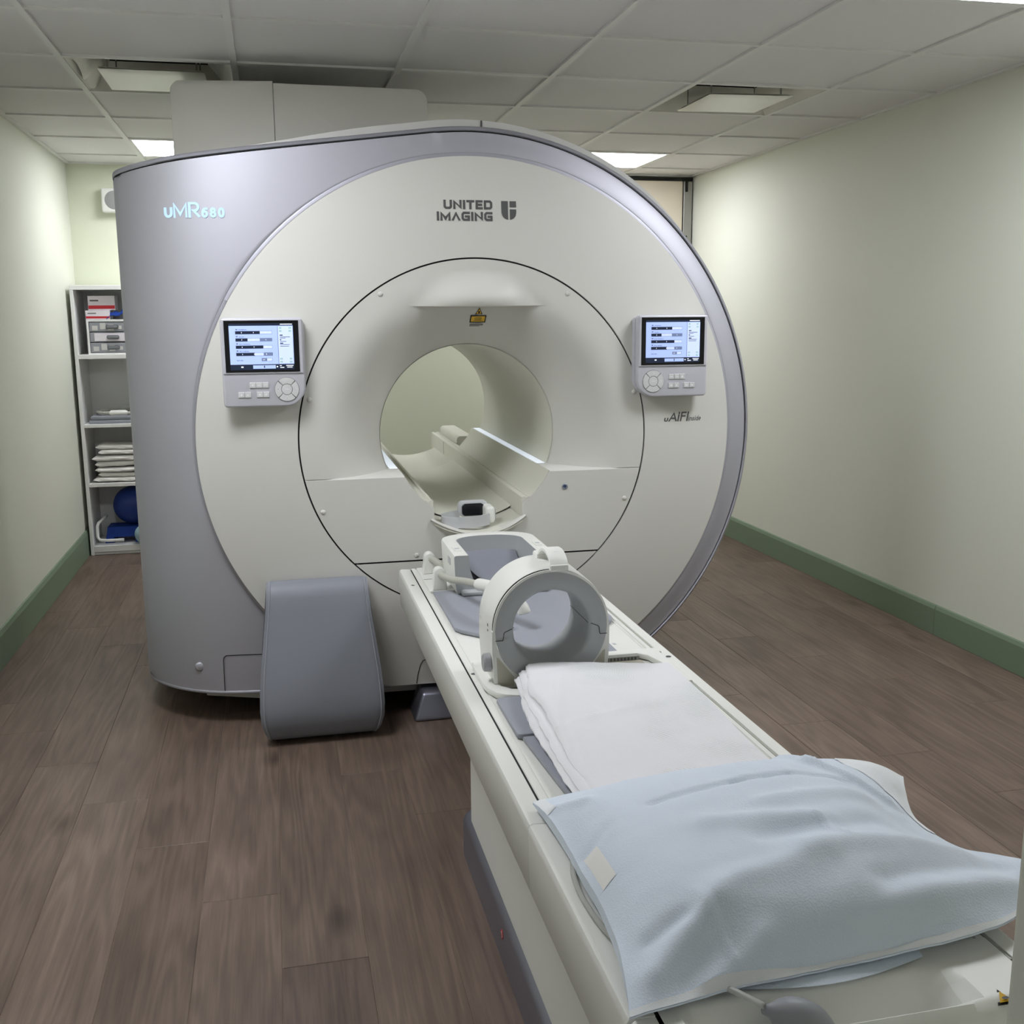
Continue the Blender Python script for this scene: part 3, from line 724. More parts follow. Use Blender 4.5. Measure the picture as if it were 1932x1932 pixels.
# --- control panels either side of the bore
def control_panel(xc, zc, mir):
    YP0 = 3.552
    def X(x): return xc+mir*x       # x measured towards the bore
    # local frame: width .262 (-.131..131), z 1.141..1.430
    poly = rrect(-.131, .131, 1.142, 1.430, [.012, .062, .012, .010], 10)
    if mir > 0: pass
    pl = [(X(a), b) for a, b in poly]
    body = G().prism(pl, 'y', YP0, YP0+.030, .006, 3).obj('control_panel', PANELG, mri, smooth=True, autos=40)
    WLOC[body] = WLOC[mri]
    pl2 = [(X(a*.97+.008), 1.286+(b-1.286)*.96-.001) for a, b in poly]
    G().prism(pl2, 'y', YP0+.028, 3.640, .004, 2).obj('rear_housing', PANELG, body, smooth=True, autos=40)
    # screen block slightly proud
    G().prism([(X(-.1275), 1.2505), (X(.1155+.012), 1.2505), (X(.127), 1.4265), (X(-.1275), 1.4265)], 'y', YP0-.004, YP0+.004, .002, 2).obj('screen_bezel', PANELG, body)
    s0, s1, z0, z1 = -.119, .117, 1.2555, 1.4215
    if mir < 0: s0, s1 = -.117, .119
    G().box(*sorted((X(s0), X(s1))), YP0-.0052, YP0-.003, z0, z1).obj('screen', GLASSB, body)
    # picture on the screen, not mirrored: build left to right
    L0 = min(X(s0), X(s1)); W_ = abs(s1-s0); y = YP0-.0056
    u0, u1 = L0+.066*W_, L0+.925*W_; v0, v1 = z0+.045*(z1-z0), z0+.945*(z1-z0)
    def sx(u): return u0+(u1-u0)*u
    def sz(v): return v1-(v1-v0)*v
    mats = [mat('ui_blue', (172, 192, 240), .4, emit=(172, 192, 240), estr=.42), mat('ui_pale', (200, 214, 246), .4, emit=(200, 214, 246), estr=.42), mat('ui_navy', (28, 38, 60), .4, emit=(28, 38, 60), estr=.3),
            mat('ui_slate', (108, 122, 156), .4, emit=(108, 122, 156), estr=.4), mat('ui_green', (110, 168, 120), .4, emit=(110, 168, 120), estr=.35), mat('ui_white', (235, 240, 250), .4, emit=(235, 240, 250), estr=.5), mat('ui_bar', (34, 46, 72), .4, emit=(34, 46, 72), estr=.3)]
    g = G()
    def rc(a, b, c, d, m_, lay=1): g.put([(sx(a), y-.0002*lay, sz(d)), (sx(b), y-.0002*lay, sz(d)), (sx(b), y-.0002*lay, sz(c)), (sx(a), y-.0002*lay, sz(c))], [(0, 1, 2, 3)], m_)
    def tx(s_, a, c, size, m_, lay=4):
        V, F = font_mesh(s_, size); g.put([(sx(a)+p[0], y-.0002*lay, sz(c)+p[1]) for p in V], F, m_)
    rc(0, 1, 0, 1, 2, 0); rc(0, 1, .05, .88, 0, 1); rc(.765, .99, .065, .865, 1, 2); rc(.755, .762, .06, .87, 3, 2)
    tx('Headphone', .155, .14, .0052, 2); tx('Speaker', .155, .295, .0052, 2); tx('Bore Ventilation', .155, .452, .0052, 2); tx('Bore Lighting', .155, .605, .0052, 2); tx('Starry Sky', .10, .80, .0050, 2)
    for v in (.135, .285, .44, .595): rc(.105, .132, v-.022, v+.006, 3, 3)
    bars = [(.165, [(.10, .48, 2), (.48, .665, 1)]), (.32, [(.10, .285, 2), (.285, .475, 1), (.475, .665, 3)]), (.475, [(.10, .525, 2), (.525, .665, 1)]), (.63, [(.10, .385, 2), (.385, .525, 1), (.525, .665, 3)])]
    for v, seg in bars:
        rc(.095, .669, v-.006, v+.066, 3, 2)
        for a, b, m_ in seg: rc(a, b, v, v+.06, m_, 3)
        for k, a in enumerate((.19, .375, .565)): rc(a, a+.010, v+.018, v+.042, 5, 4)
    rc(.49, .66, .745, .81, 3, 2); rc(.575, .655, .75, .805, 1, 3); tx('Off', .505, .793, .0056, 5)
    for a in (.785, .935):
        for v in (.085, .15, .75, .815): rc(a, a+.032, v, v+.032, 4, 3); rc(a+.008, a+.024, v+.008, v+.024, 1, 4)
    for k, v in enumerate((.245, .29, .315, .345, .385, .42, .455, .49)): rc(.79, (.835, .95, .88, .81, .89, .84, .94, .93)[k], v, v+(.022 if k in (0, 3, 5) else .010), 2, 3)
    rc(.35, .705, .90, .975, 0, 2); rc(.52, .535, .91, .96, 2, 3); rc(.165, .20, .92, .95, 5, 3); rc(.72, .742, .92, .95, 5, 3)
    for k, (a, b, v) in enumerate(((.87, .985, .905), (.885, .97, .94), (.77, .80, .905), (.775, .84, .945), (.80, .99, .012))): rc(a, b, v, v+.018, 5, 3)
    g.obj('screen_picture', mats, body, fix=False)
    # keys
    def key(x0, x1, za, zb, ic):
        xa, xb = sorted((X(x0), X(x1)))
        k_ = G().box(xa, xb, YP0-.0035, YP0+.002, za, zb, .0012, 2).obj('button', BUTTON, body)
        cx_, cz_ = (xa+xb)/2, (za+zb)/2; g = G(); yy = YP0-.0039
        if ic == '+':
            for a, b in ((.0034, .001), (.001, .0034)): g.put([(cx_-a, yy, cz_-b), (cx_+a, yy, cz_-b), (cx_+a, yy, cz_+b), (cx_-a, yy, cz_+b)], [(0, 1, 2, 3)])
        elif ic == '-': g.put([(cx_-.0045, yy, cz_-.0012), (cx_+.0045, yy, cz_-.0012), (cx_+.0045, yy, cz_+.0012), (cx_-.0045, yy, cz_+.0012)], [(0, 1, 2, 3)])
        elif ic == '>': g.put([(cx_-.003, yy, cz_-.0035), (cx_+.004, yy, cz_), (cx_-.003, yy, cz_+.0035)], [(0, 1, 2)])
        else: g.put([(cx_+.0034*math.cos(q*PI/5), yy, cz_+.0034*math.sin(q*PI/5)) for q in range(10)], [tuple(range(10))])
        g.obj('button_symbol', PRINT_W, body, fix=False)
    kw_, kh = .0195, .0175
    for k, ic in enumerate('o--'): key(-.047+k*.0205, -.047+k*.0205+kw_, 1.2045, 1.2045+kh, ic)
    for k, ic in enumerate('o>'): key(-.084+k*.0210, -.084+k*.0210+kw_, 1.1735, 1.1735+kh, ic)
    for k, ic in enumerate('oo'): key(-.0255+k*.0205, -.0255+k*.0205+kw_, 1.1735, 1.1735+kh, ic)
    # round pad of four keys and a centre
    px_, pz_ = X(.072), 1.198
    G().lathe([(0, -.0006), (.0395, -.0006), (.0405, .001)], (px_, YP0, pz_), 'y', 48).obj('dial_well', PRINT_D, body, fix=False)
    for q in range(4):
        a0 = math.radians(45+90*q+2); a1 = math.radians(135+90*q-2); n = 10; g = G()
        for yy in (0,):
            ring = [(.0185, a0+(a1-a0)*k/n) for k in range(n+1)]+[(.0388, a1+(a0-a1)*k/n) for k in range(n+1)]
            g.prism([(px_+r*math.cos(a), pz_+r*math.sin(a)) for r, a in ring], 'y', YP0-.0030, YP0+.0005, .0005, 1)
        g.obj('dial_key', BUTTON, body)
        am = (a0+a1)/2; cx_, cz_ = px_+.0288*math.cos(am), pz_+.0288*math.sin(am); yy = YP0-.0034; g = G()
        for a, b in ((.0045, .0013), (.0013, .0045)): g.put([(cx_-a, yy, cz_-b), (cx_+a, yy, cz_-b), (cx_+a, yy, cz_+b), (cx_-a, yy, cz_+b)], [(0, 1, 2, 3)])
        g.obj('button_symbol', PRINT_W, body, fix=False)
    G().lathe([(0, -.0030), (.0168, -.0030), (.0175, .001)], (px_, YP0, pz_), 'y', 32).obj('dial_centre', BUTTON, body)
    G().box(px_-.0075, px_+.0075, YP0-.0034, YP0-.0029, pz_-.0014, pz_+.0014).obj('button_symbol', PRINT_W, body)
control_panel(-.0335, 1.286, 1)
control_panel(1.386, 1.284, -1)
# ================================================================== THE SHELF AND WHAT STANDS ON IT
SX, SX1, SY0, SY1 = -1.150, -.745, 6.70, YB-.016
sh = empty('bookshelf', 'narrow white open shelf unit with four compartments in the far left corner', 'shelf', ((SX+SX1)/2, (SY0+SY1)/2, 0))
SZ = [(.020, .058), (.424, .446), (.786, .806), (1.196, 1.222), (1.600, 1.626)]
for x in (SX, SX1-.02): G().box(x, x+.02, SY0, SY1, .001, 1.60, .0015, 1).obj('side_panel', SHELFW, sh)
for a, b in SZ: G().box(SX+(.0205 if b < 1.6 else 0), SX1-(.0205 if b < 1.6 else 0), SY0+(.001 if b < 1.6 else -.002), SY1-.006, a, b, .0015, 1).obj('shelf_board', SHELFW, sh)
G().box(SX+.0205, SX1-.0205, SY0+.012, SY1-.02, .002, .020).obj('toe_kick', SHELFW, sh)
G().box(SX+.0205, SX1-.0205, SY1-.006, SY1, .058, 1.60).obj('back_panel', SHELFW, sh)
for z in (.62, 1.02, 1.40): G().lathe([(0, 0), (.004, 0)], (SX+.0209, 6.86, z), 'x', 10).obj('peg_hole', PRINT_D, sh, fix=False)
X0 = SX+.020
# top compartment: drawer organiser with cartons on it
t = empty('drawer_organizer', 'small three drawer organizer with frosted fronts on the top shelf', 'organizer', (X0+.17, 6.85, 1.2225))
ox0, ox1, oy0, oy1, oz = X0+.055, X0+.345, 6.725, 6.98, 1.2225
G().box(ox0, ox0+.012, oy0, oy1, oz, oz+.205).obj('side', SHELFW, t); G().box(ox1-.012, ox1, oy0, oy1, oz, oz+.205).obj('side', SHELFW, t)
G().box(ox0+.012, ox1-.012, oy0, oy1, oz+.193, oz+.205).obj('top', SHELFW, t); G().box(ox0+.012, ox1-.012, oy0, oy1, oz, oz+.008).obj('base', SHELFW, t)
for k in range(3):
    z = oz+.011+k*.061
    d_ = G().box(ox0+.014, ox1-.014, oy0+.003, oy1-.01, z, z+.057, .004, 2).obj('drawer', FROST, t)
    G().box((ox0+ox1)/2-.035, (ox0+ox1)/2+.035, oy0-.006, oy0+.003, z+.016, z+.040, .008, 2).obj('handle', mat('drawer_handle', (120, 122, 126), .4), d_)
    if k == 1: G().box(ox0+.04, ox1-.04, oy0+.001, oy0+.0028, z+.006, z+.052).obj('packet', CARD, d_)
    else:
        g = G()
        for q in range(5): g.box(ox0+.03+q*.045, ox0+.062+q*.045, oy0+.0015, oy0+.0028, z+.008+.006*(q % 2), z+.035+.008*((q*2) % 3))
        g.obj('contents', mat('drawer_contents', (205, 204, 200), .6), d_)
for lb, x0, x1, z0, h, y0 in (('white carton with red band lying directly on the drawer organizer', ox0-.002, ox0+.135, oz+.206, .052, 6.735), ('white carton at the top of the pair on the drawer organizer', ox0+.012, ox0+.165, oz+.2585, .085, 6.76)):
    t = empty('carton', lb, 'box', ((x0+x1)/2, y0+.06, z0), 'cartons on the drawer organizer')
    G().box(x0, x1, y0, y0+.13, z0, z0+h, .0015, 1).obj('box_body', CARD, t)
    G().box(x0+.002, x1-.002, y0-.0008, y0, z0+h*.10, z0+h*.34).obj('red_band', RED, t)
    G().box(x0+.012, x0+.06, y0-.0008, y0, z0+h*.62, z0+h*.72).obj('print_line', PRINT_D, t)
rows = []
for k in range(17):
    s_ = k/16; xx = ox0+.115+.20*s_; zz = oz+.2065+.035*math.sin(s_*PI)+.01*math.sin(s_*14)
    rows.append([(xx, 6.73+.004*math.sin(k), zz), (xx-.004, 6.75, zz+.020+.008*math.sin(k*1.7)), (xx, 6.775, zz+.012)])
g = G(); g.grid(rows); g.grid([[(a, b, c-.003) for a, b, c in r] for r in rows]); g.obj('elastic_strap', BLUE, smooth=True, fix=False, label='crumpled blue strap lying on the drawer organizer', cat='strap')
# second compartment: flexible coil pads and cable
z2 = .8065
for k, (lb, off) in enumerate((('lower grey folded coil pad on the second shelf', 0), ('upper grey folded coil pad on the second shelf, under the looped cable', .012))):
    G().prism(rrect(X0+.025+off, X0+.35, z2+k*.0245, z2+.023+k*.0245, .010, 5), 'y', 6.72, 6.95, .006, 2).obj('coil_pad', PADGREY, smooth=True, autos=40, label=lb, cat='pad', group='folded coil pads')
t = empty('coil_cable', 'looped grey cable with white connector lying on the folded pads', 'cable', (X0+.18, 6.80, z2+.048))
zc = z2+.062
path = [(X0+.34, 6.76, zc), (X0+.25, 6.745, zc-.002), (X0+.16, 6.74, zc), (X0+.10, 6.75, zc), (X0+.07, 6.79, zc+.003), (X0+.08, 6.84, zc+.006), (X0+.14, 6.88, zc+.008), (X0+.24, 6.89, zc+.008), (X0+.33, 6.88, zc+.006)]
G().tube(path, .011, 10).obj('cable', TUBEG, t, smooth=True)
G().tube([(X0+.145, 6.7385, zc), (X0+.155, 6.7385, zc), (X0+.235, 6.743, zc), (X0+.248, 6.744, zc)], [.011, .018, .018, .012], 14).obj('connector', COILW, t, smooth=True, autos=40)
rows = [[(X0+.19+.09*k/6, 6.80+.01*j, z2+.052+.055*math.sin(PI*(.15+.7*k/6))) for j in range(4)] for k in range(7)]
g = G(); g.grid(rows); g.obj('webbing', STRAP, t, smooth=True, fix=False)
# third compartment: three folded blankets
zb = .4465
def blanket_fold(x0, x1, y0, z, h, seed):
    """one thick fold: a fat rounded slab whose left end curls over"""
    rows = []
    for i in range(15):
        u = i/14; x = x0+(x1-x0)*u; e = math.sqrt(max(.04, 1-max(0, 1-u*11)**2)); row = []
        sag = .006*math.sin(u*5+seed)+.010*u*math.sin(seed*2.1)
        for j in range(16):
            q = 2*PI*j/16; c, s_ = math.cos(q), math.sin(q)
            yy = (y0+6.93)/2-((6.93-y0)/2)*math.copysign(abs(c)**.3, c)+.004*math.sin(u*13+seed+j)
            row.append((x, yy, z+h/2+sag*.25+.5*h*e*math.copysign(abs(s_)**.75, s_)*(.94+.05*math.sin(u*17+seed*3))))
        row.append(row[0]); rows.append(row)
    g = G(); g.grid(rows); g.put(rows[0][:-1], [tuple(range(16))]); return g
zz_ = zb+.002
for k, (lb, h, n) in enumerate((('bottom white folded blanket of the stack on the third shelf', .090, 3), ('middle white folded blanket of the stack on the third shelf', .072, 2), ('top white folded blanket of the stack on the third shelf', .064, 2))):
    t = empty('folded_blanket', lb, 'blanket', (X0+.2, 6.83, zz_), 'folded blankets on the third shelf')
    for q in range(n):
        blanket_fold(X0+.026+.014*((q*2+k) % 3)+(.010 if k == 2 else 0), X0+.345, 6.718+.010*((q+k) % 2), zz_+q*h/n, h/n, k*3+q+1).obj('fold', TOWEL_S, t, smooth=True, autos=80, fix=False)
    zz_ += h+.002
# bottom compartment
z4 = .0585
t = empty('exercise_ball', 'dark blue ball resting on the blue step in the bottom compartment', 'ball', (X0+.21, 6.86, .18))
g = G(); R_ = .118; g.lathe([(R_*math.sin(PI*k/20), R_-R_*math.cos(PI*k/20)) for k in range(21)], (X0+.225, 6.86, z4+.105), 'z', 36); g.obj('ball', BLUE_B, t, smooth=True)
t = empty('foam_step', 'bright blue moulded step block in the bottom compartment', 'step', (X0+.2, 6.82, z4))
pl = [(X0+.055, z4), (X0+.11, z4), (X0+.11, z4+.035), (X0+.235, z4+.035), (X0+.235, z4), (X0+.35, z4), (X0+.34, z4+.10), (X0+.075, z4+.10)]
G().prism(pl, 'y', 6.775, 6.93, .003, 2).obj('block', BLUE, t)
for q in range(7):
    for r_ in range(3): G().lathe([(0, -.0015), (.0035, -.001), (.0045, 0)], (X0+.10+q*.032, 6.775, z4+.050+r_*.016), 'y', 8).obj('stud', BLUE, t, fix=False)
G().tube([(X0+.075+.10, 6.725, z4+.0275), (X0+.075, 6.725, z4+.0275), (X0+.033, 6.727, z4+.032), (X0+.022, 6.735, z4+.05), (X0+.022, 6.74, z4+.115), (X0+.03, 6.745, z4+.135), (X0+.05, 6.78, z4+.150), (X0+.065, 6.84, z4+.165)], .0095, 10).obj('walking_stick', SHELFW, smooth=True, label='bent white tube standing in front of the blue step block', cat='tube')
t = empty('small_ball', 'pale cyan ball beside the blue step, half behind the scanner wing', 'ball', (X0+.300, 6.712, z4)); g = G(); R_ = .060
g.lathe([(R_*math.sin(PI*k/18), R_-R_*math.cos(PI*k/18)) for k in range(19)], (X0+.300, 6.712, z4), 'z', 32); g.obj('ball', CYAN, t, smooth=True)

# ================================================================== THE PATIENT TABLE
TZ = .575; TL0, TL1 = 1.10, 3.515
SLL, SLR = .4265, .9345; XO_L, XO_R = .386, .967
tb = empty('patient_table', 'long white motorised patient table reaching from the foreground into the scanner', 'table', (.68, 2.2, 0))
def side(s_):      # fixed side rails, s_=-1 left
    xo = XO_L if s_ < 0 else XO_R; xi = SLL-.002 if s_ < 0 else SLR+.002; d_ = 1 if s_ < 0 else -1
    pr = [(xi, TZ-.002), (xo+d_*.010, TZ), (xo+d_*.004, TZ-.002), (xo+d_*.001, TZ-.007), (xo, TZ-.014), (xo+d_*.003, .452), (xo+d_*.008, .445), (xi, .445)]
    G().prism(pr, 'y', 1.62, TL1, .004, 2).obj('side_rail', TABLE_W, tb, smooth=True, autos=35)
    pr2 = [(xi, TZ-.002), (xo+d_*.010, TZ), (xo+d_*.004, TZ-.002), (xo+d_*.001, TZ-.007), (xo, TZ-.014), (xo+d_*.003, .452), (xo+d_*.008, .445), (xi, .445)]
    G().prism(pr2, 'y', TL0, 1.6185, .0008, 1).obj('side_rail', TABLE_W, tb, smooth=True, autos=35)
    pr3 = [(xo+d_*.006, .450), (xo+d_*.024, .402), (xo+d_*.034, .398), (xi+d_*.05, .398), (xi+d_*.05, .450)]
    G().prism(pr3, 'y', TL0-.04, 2.50, .012, 3).obj('side_skirt', TABLE_W, tb, smooth=True, autos=35)
side(-1); side(1)
for y in (1.10, 1.62): pass
# tray under the moving top: dark inside of the slits
G().box(SLL-.002, SLR+.002, TL0+.01, TL1-.01, .46, TZ-.022).obj('carriage', BLK, tb)
for x_ in (SLL, SLR): G().box(x_-.0019, x_+.0032, TL0+.004, TL1-.004, TZ-.03, TZ-.0042).obj('slit_shade', BLACK if x_ < .6 else TUBEG, tb)  # added strips colour the slits: black for the left gap's shade, grey on right
# moving top with shallow channels
def chan(s_):
    b = SLL+.0035 if s_ < 0 else SLR-.0035; d_ = 1 if s_ < 0 else -1
    return [(b, TZ-.020), (b, TZ-.005), (b+d_*.002, TZ-.003), (b+d_*.0125, TZ-.003), (b+d_*.0135, TZ-.007), (b+d_*.0180, TZ-.007), (b+d_*.0185, TZ-.0035), (b+d_*.0225, TZ-.0035), (b+d_*.0235, TZ-.0055)]
pr = chan(-1)+chan(1)[::-1]
G().prism(pr, 'y', TL0+.055, TL1+.012, .002, 1).obj('table_top', TABLE_W, tb, smooth=True, autos=30)
for x, y in ((.404, 3.288), (.946, 2.41), (.4405, 2.405), (.946, 3.288)):
    G().lathe([(0, .0), (.0065, .0), (.0075, -.0005)], (x, y, TZ-.0003 if x < .41 or x > .94 else TZ-.0025), 'z', 14).obj('bolt_hole', PRINT_D, tb, fix=False)
# plug block at the head end
G().box(.4465, .535, 3.185, 3.505, TZ-.004, TZ+.004, .002, 1).obj('socket_strip', TABLE_W, tb)
for y in (3.335,): G().box(.448, .534, y-.0015, y+.0015, TZ+.0035, TZ+.0045).obj('socket_joint', PRINT_D, tb)
# end cap with the hand pocket (foot end of the table, near the viewer)
ye0, ye1 = .985, 1.155
pk0, pk1, py0, py1 = .455, .846, 1.040, 1.112
def capz(x, y): return TZ-.003-.10*sst(1.045, .975, y)**1.6
rows = []; xs_ = sorted(set([SLL+.004+(SLR-SLL-.008)*k/24 for k in range(25)]+[pk0, pk0+.02, pk1-.02, pk1]))
ys_ = sorted(set([ye0+(ye1-ye0)*k/14 for k in range(15)]+[py0, py0+.004, py1, py1-.03]))
for y in ys_:
    row = []
    for x in xs_:
        z = capz(x, y)
        inx = sst(pk0, pk0+.03, x)*sst(pk1, pk1-.05-.4*max(0, y-py0), x); iny = sst(py0-.001, py0+.004, y)*sst(py1+.004, py1-.045, y)
        row.append((x, y, z-.055*inx*iny))
    rows.append(row)
rows = [[(v[0], ye0-.004, .40) for v in rows[0]], [(v[0], ye0-.003, rows[0][0][2]-.03) for v in rows[0]]]+rows
G().grid(rows).obj('end_cap', TABLE_W, tb, smooth=True, autos=45, fix=False)
for s_ in (-1, 1):
    xo, xi = (XO_L, SLL-.002) if s_ < 0 else (XO_R, SLR+.002)
    rows = []
    for y in [ye0+(TL0-ye0)*k/10 for k in range(11)]:
        z = capz(0, y); rows.append([(xi, y, .42), (xi, y, z), (xo-s_*.012, y, z+.001), (xo-s_*.003, y, z-.004), (xo, y, z-.014), (xo-s_*.004, y, min(.45, z-.02)), (xo-s_*.03, y, .40)])
    rows = [[(v[0], v[1]-.003, min(v[2], .455)) for v in rows[0]]]+rows
    G().grid(rows).obj('end_corner', TABLE_W, tb, smooth=True, autos=50, fix=False)
# warning triangle on the end cap's front edge
g = G(); bx, by = .870, 1.034
tri = lambda r: [(bx+r*math.cos(math.radians(a)), by+r*math.sin(math.radians(a))*.9) for a in (90, 210, 330)]
for r, m_, o_ in ((.0165, 1, .0012), (.0115, 0, .0016)): g.put([(x, y, capz(x, y)+o_) for x, y in tri(r)], [(0, 1, 2)], m_)
g.put([(bx+.005*math.cos(k*PI/4), by-.002+.003*math.sin(k*PI/4), capz(bx, by)+.0022) for k in range(8)], [tuple(range(8))], 1)
g.obj('warning_label', [YEL, BLK], tb, fix=False)
# pedestal and grey base
G().prism(rrect(.452, .905, 1.02, 2.565, .03, 6), 'z', .10, .43).obj('pedestal', TABLE_W, tb, smooth=True, autos=35)
g = G(); rows = []
for off, z in ((.0, .0), (.0, .098), (.004, .108), (.010, .114), (.028, .136), (.04, .138), (.2, .138)):
    P_ = rrect(.438+off, .919-off, .99+off, 2.63-off, max(.012, .05-off*.6), 8); rows.append([(x, y, z) for x, y in P_]+[(P_[0][0], P_[0][1], z)])
g.grid(rows); g.obj('base_skirt', GREYBASE, tb, smooth=True, autos=40)
g = G(); g.lathe([(0, -.0012), (.0075, -.0012)], (.4375, 2.086, .071), 'x', 24, 1); g.lathe([(.0075, -.0012), (.0105, -.0012), (.0108, 0)], (.4375, 2.086, .071), 'x', 24, 0); g.box(.4358, .4366, 2.0835, 2.0885, .066, .076, mi=0)
g.obj('round_sticker', [RED, PRINT_W], tb, fix=False)
# mattress pads
def pad(poly, label, z0=TZ-.0035, h=.012):
    G().prism(poly, 'z', z0, z0+h, .004, 2).obj('table_pad', PADGREY, smooth=True, autos=35, label=label, cat='pad', group='grey pads on the patient table')
pad([(.4535, 3.165), (.4535, 2.765), (.468, 2.735), (.525, 2.675), (.543, 2.63), (.543, 2.462), (.827, 2.462), (.827, 2.63), (.85, 2.68), (.90, 2.735), (.9105, 2.765), (.9105, 3.165)], 'grey table pad with cut corners under the round coil, nearest the scanner')
pad(rrect(.453, .908, 1.985, 2.205, .012, 4), 'short grey table pad showing beside the white towel')
pad([(.462, 1.975), (.486, 1.62), (.486, 1.20), (.88, 1.20), (.88, 1.62), (.90, 1.975)], 'long grey table pad under towel and pillow')

# ================================================================== COILS
# cradle for head and neck
cr = empty('head_coil_base', 'open white head coil cradle with grey lining beside the bore', 'coil', (.67, 3.28, TZ))
def cradle(off, n=40):
    """plan outline of a U open towards -y, off = inset"""
    x0, x1, yb, yf = .513+off, .827-off, 3.452-off, 3.108
    r = .125-off*.6; P_ = [(x0, yf)]
    for k in range(15): a = PI-(PI/2)*k/14; P_.append((x0+r+r*math.cos(a), yb-r*.75+r*.75*math.sin(a)))
    for k in range(15): a = PI/2-(PI/2)*k/14; P_.append((x1-r+r*math.cos(a), yb-r*.75+r*.75*math.sin(a)))
    P_.append((x1, yf)); return P_
zc1, zc0 = .705, TZ+.009
O_ = cradle(0); I_ = cradle(.046)
rows = []
rows.append([(x, y, zc0) for x, y in cradle(.008)]); rows.append([(x, y, zc0+.03) for x, y in cradle(.003)]); rows.append([(x, y, zc1-.006) for x, y in O_]); rows.append([(x, y, zc1-.001) for x, y in cradle(.002)]); rows.append([(x, y, zc1) for x, y in cradle(.006)]); rows.append([(x, y, zc1) for x, y in cradle(.042)]); rows.append([(x, y, zc1-.002) for x, y in I_])
G().grid(rows).obj('shell', COILW, cr, smooth=True, autos=40, fix=False)
inner = []
for f in range(9):
    t_ = f/8; off = .046+.030*t_**2.2; z = zc1-.002-(zc1-.002-(TZ+.018))*t_
    inner.append([(x, y, z) for x, y in cradle(off)])
inner.append([(.67+(x-.67)*.25, 3.25+(y-3.25)*.3 if y > 3.12 else y, TZ+.016) for x, y in cradle(.10)])
G().grid(inner).obj('lining', COILG, cr, smooth=True, autos=60, fix=False)
# tips of the U
for s_, xa, xb in ((-1, O_[0][0], inner[0][0][0]), (1, O_[-1][0], inner[0][-1][0])):
    cur = [r[0] if s_ < 0 else r[-1] for r in inner]
    oc = [r[0] if s_ < 0 else r[-1] for r in rows[:4]]
    pol = oc+[(xb, 3.108, zc1)]+cur[:-1]
    V_ = pol+[cur[-1]]
    G().put([(v[0], 3.108, v[2]) for v in V_], [tuple(range(len(V_)))]).obj('tip_face', COILG, cr, fix=False)
G().box(.532, .808, 3.072, 3.12, TZ+.009, TZ+.022, .005, 2).obj('front_lip', COILG, cr, smooth=True, autos=40)
rows = []
for k in range(15):
    t_ = k/14; hw_ = .072+.022*t_**.8
    rows.append([(.67+hw_*(-1+2*u/16), 3.125+.235*t_+.020*t_*(1-((u-8)/8)**2), TZ+.030+.055*t_**2.4+.022*((u-8)/8)**2*(1-.6*t_)-.012*t_**4*((u-8)/8)**2) for u in range(17)])
g = G(); g.grid(rows); g.grid([[(a, b, c-.008) for a, b, c in r] for r in rows]); g.grid([rows[-1], [(a, b+.002, c-.008) for a, b, c in rows[-1]]]); g.grid([rows[0], [(a, b, c-.008) for a, b, c in rows[0]]]); g.obj('neck_pad', CUSH, cr, smooth=True, fix=False)
for x, y, rz in ((.536, 3.20, .05), (.803, 3.22, -.05)):
    q = G().box(x-.011, x+.011, y-.030, y+.030, zc1-.001, zc1+.004, .002, 2).obj('latch', COILW, cr)
    G().box(x-.007, x+.007, y-.012, y+.004, zc1+.004, zc1+.0045).obj('latch_slot', STRAP, cr)
G().box(.5115, .5135, 3.185, 3.225, .66, .682).obj('side_slot', STRAP, cr)
# its plug and cable
def post(par, x, y):
    pts = [(x-.024, TZ+.004), (x+.024, TZ+.004), (x+.019, TZ+.045)]+[(x+.018*math.cos(a*PI/8), TZ+.058+.018*math.sin(a*PI/8)) for a in range(9)]+[(x-.019, TZ+.045)]
    G().prism(pts, 'y', y-.020, y+.020, .004, 2).obj('plug', COILW, par, smooth=True, autos=40)
post(cr, .480, 3.425)
G().tube([(.482, 3.415, TZ+.056), (.49, 3.398, TZ+.055), (.502, 3.380, TZ+.048), (.520, 3.355, TZ+.038)], .0115, 12).obj('cable', TUBEG, cr, smooth=True)

# round transmit coil standing on a slide
kc = empty('round_coil', 'white and grey ring coil standing on the patient table', 'coil', (.603, 2.36, TZ))
KX, KZ, KF, KB = .603, .7135, 2.278, 2.440
RO_, RI_ = .1375, .0905
n = 72
def ring(prof, a0, a1, m_, name, nn=72): return G().lathe(prof, (KX, 0, KZ), 'y', nn, a0=a0, a1=a1).obj(name, m_, kc, smooth=True, autos=40, fix=False)
aj = math.radians(-4)
# upper shell (white) and front lip
ring([(RO_-.004, KF+.012), (RO_+.002, KF+.014), (RO_+.004, KF+.02), (RO_+.004, KB-.008), (RO_, KB), (RI_+.004, KB), (RI_, KB-.004)], math.radians(-12), math.radians(192), COILW, 'upper_shell')
ring([(RO_-.001, KF+.010), (RO_+.002, KF+.004), (RO_+.002, KF+.0005), (RO_-.003, KF-.001)], math.radians(-14), math.radians(194), COILW, 'front_lip')
ring([(RO_-.002, KF+.0105), (RO_+.0015, KF+.0125)], math.radians(-12), math.radians(192), BLACK, 'shell_gap')
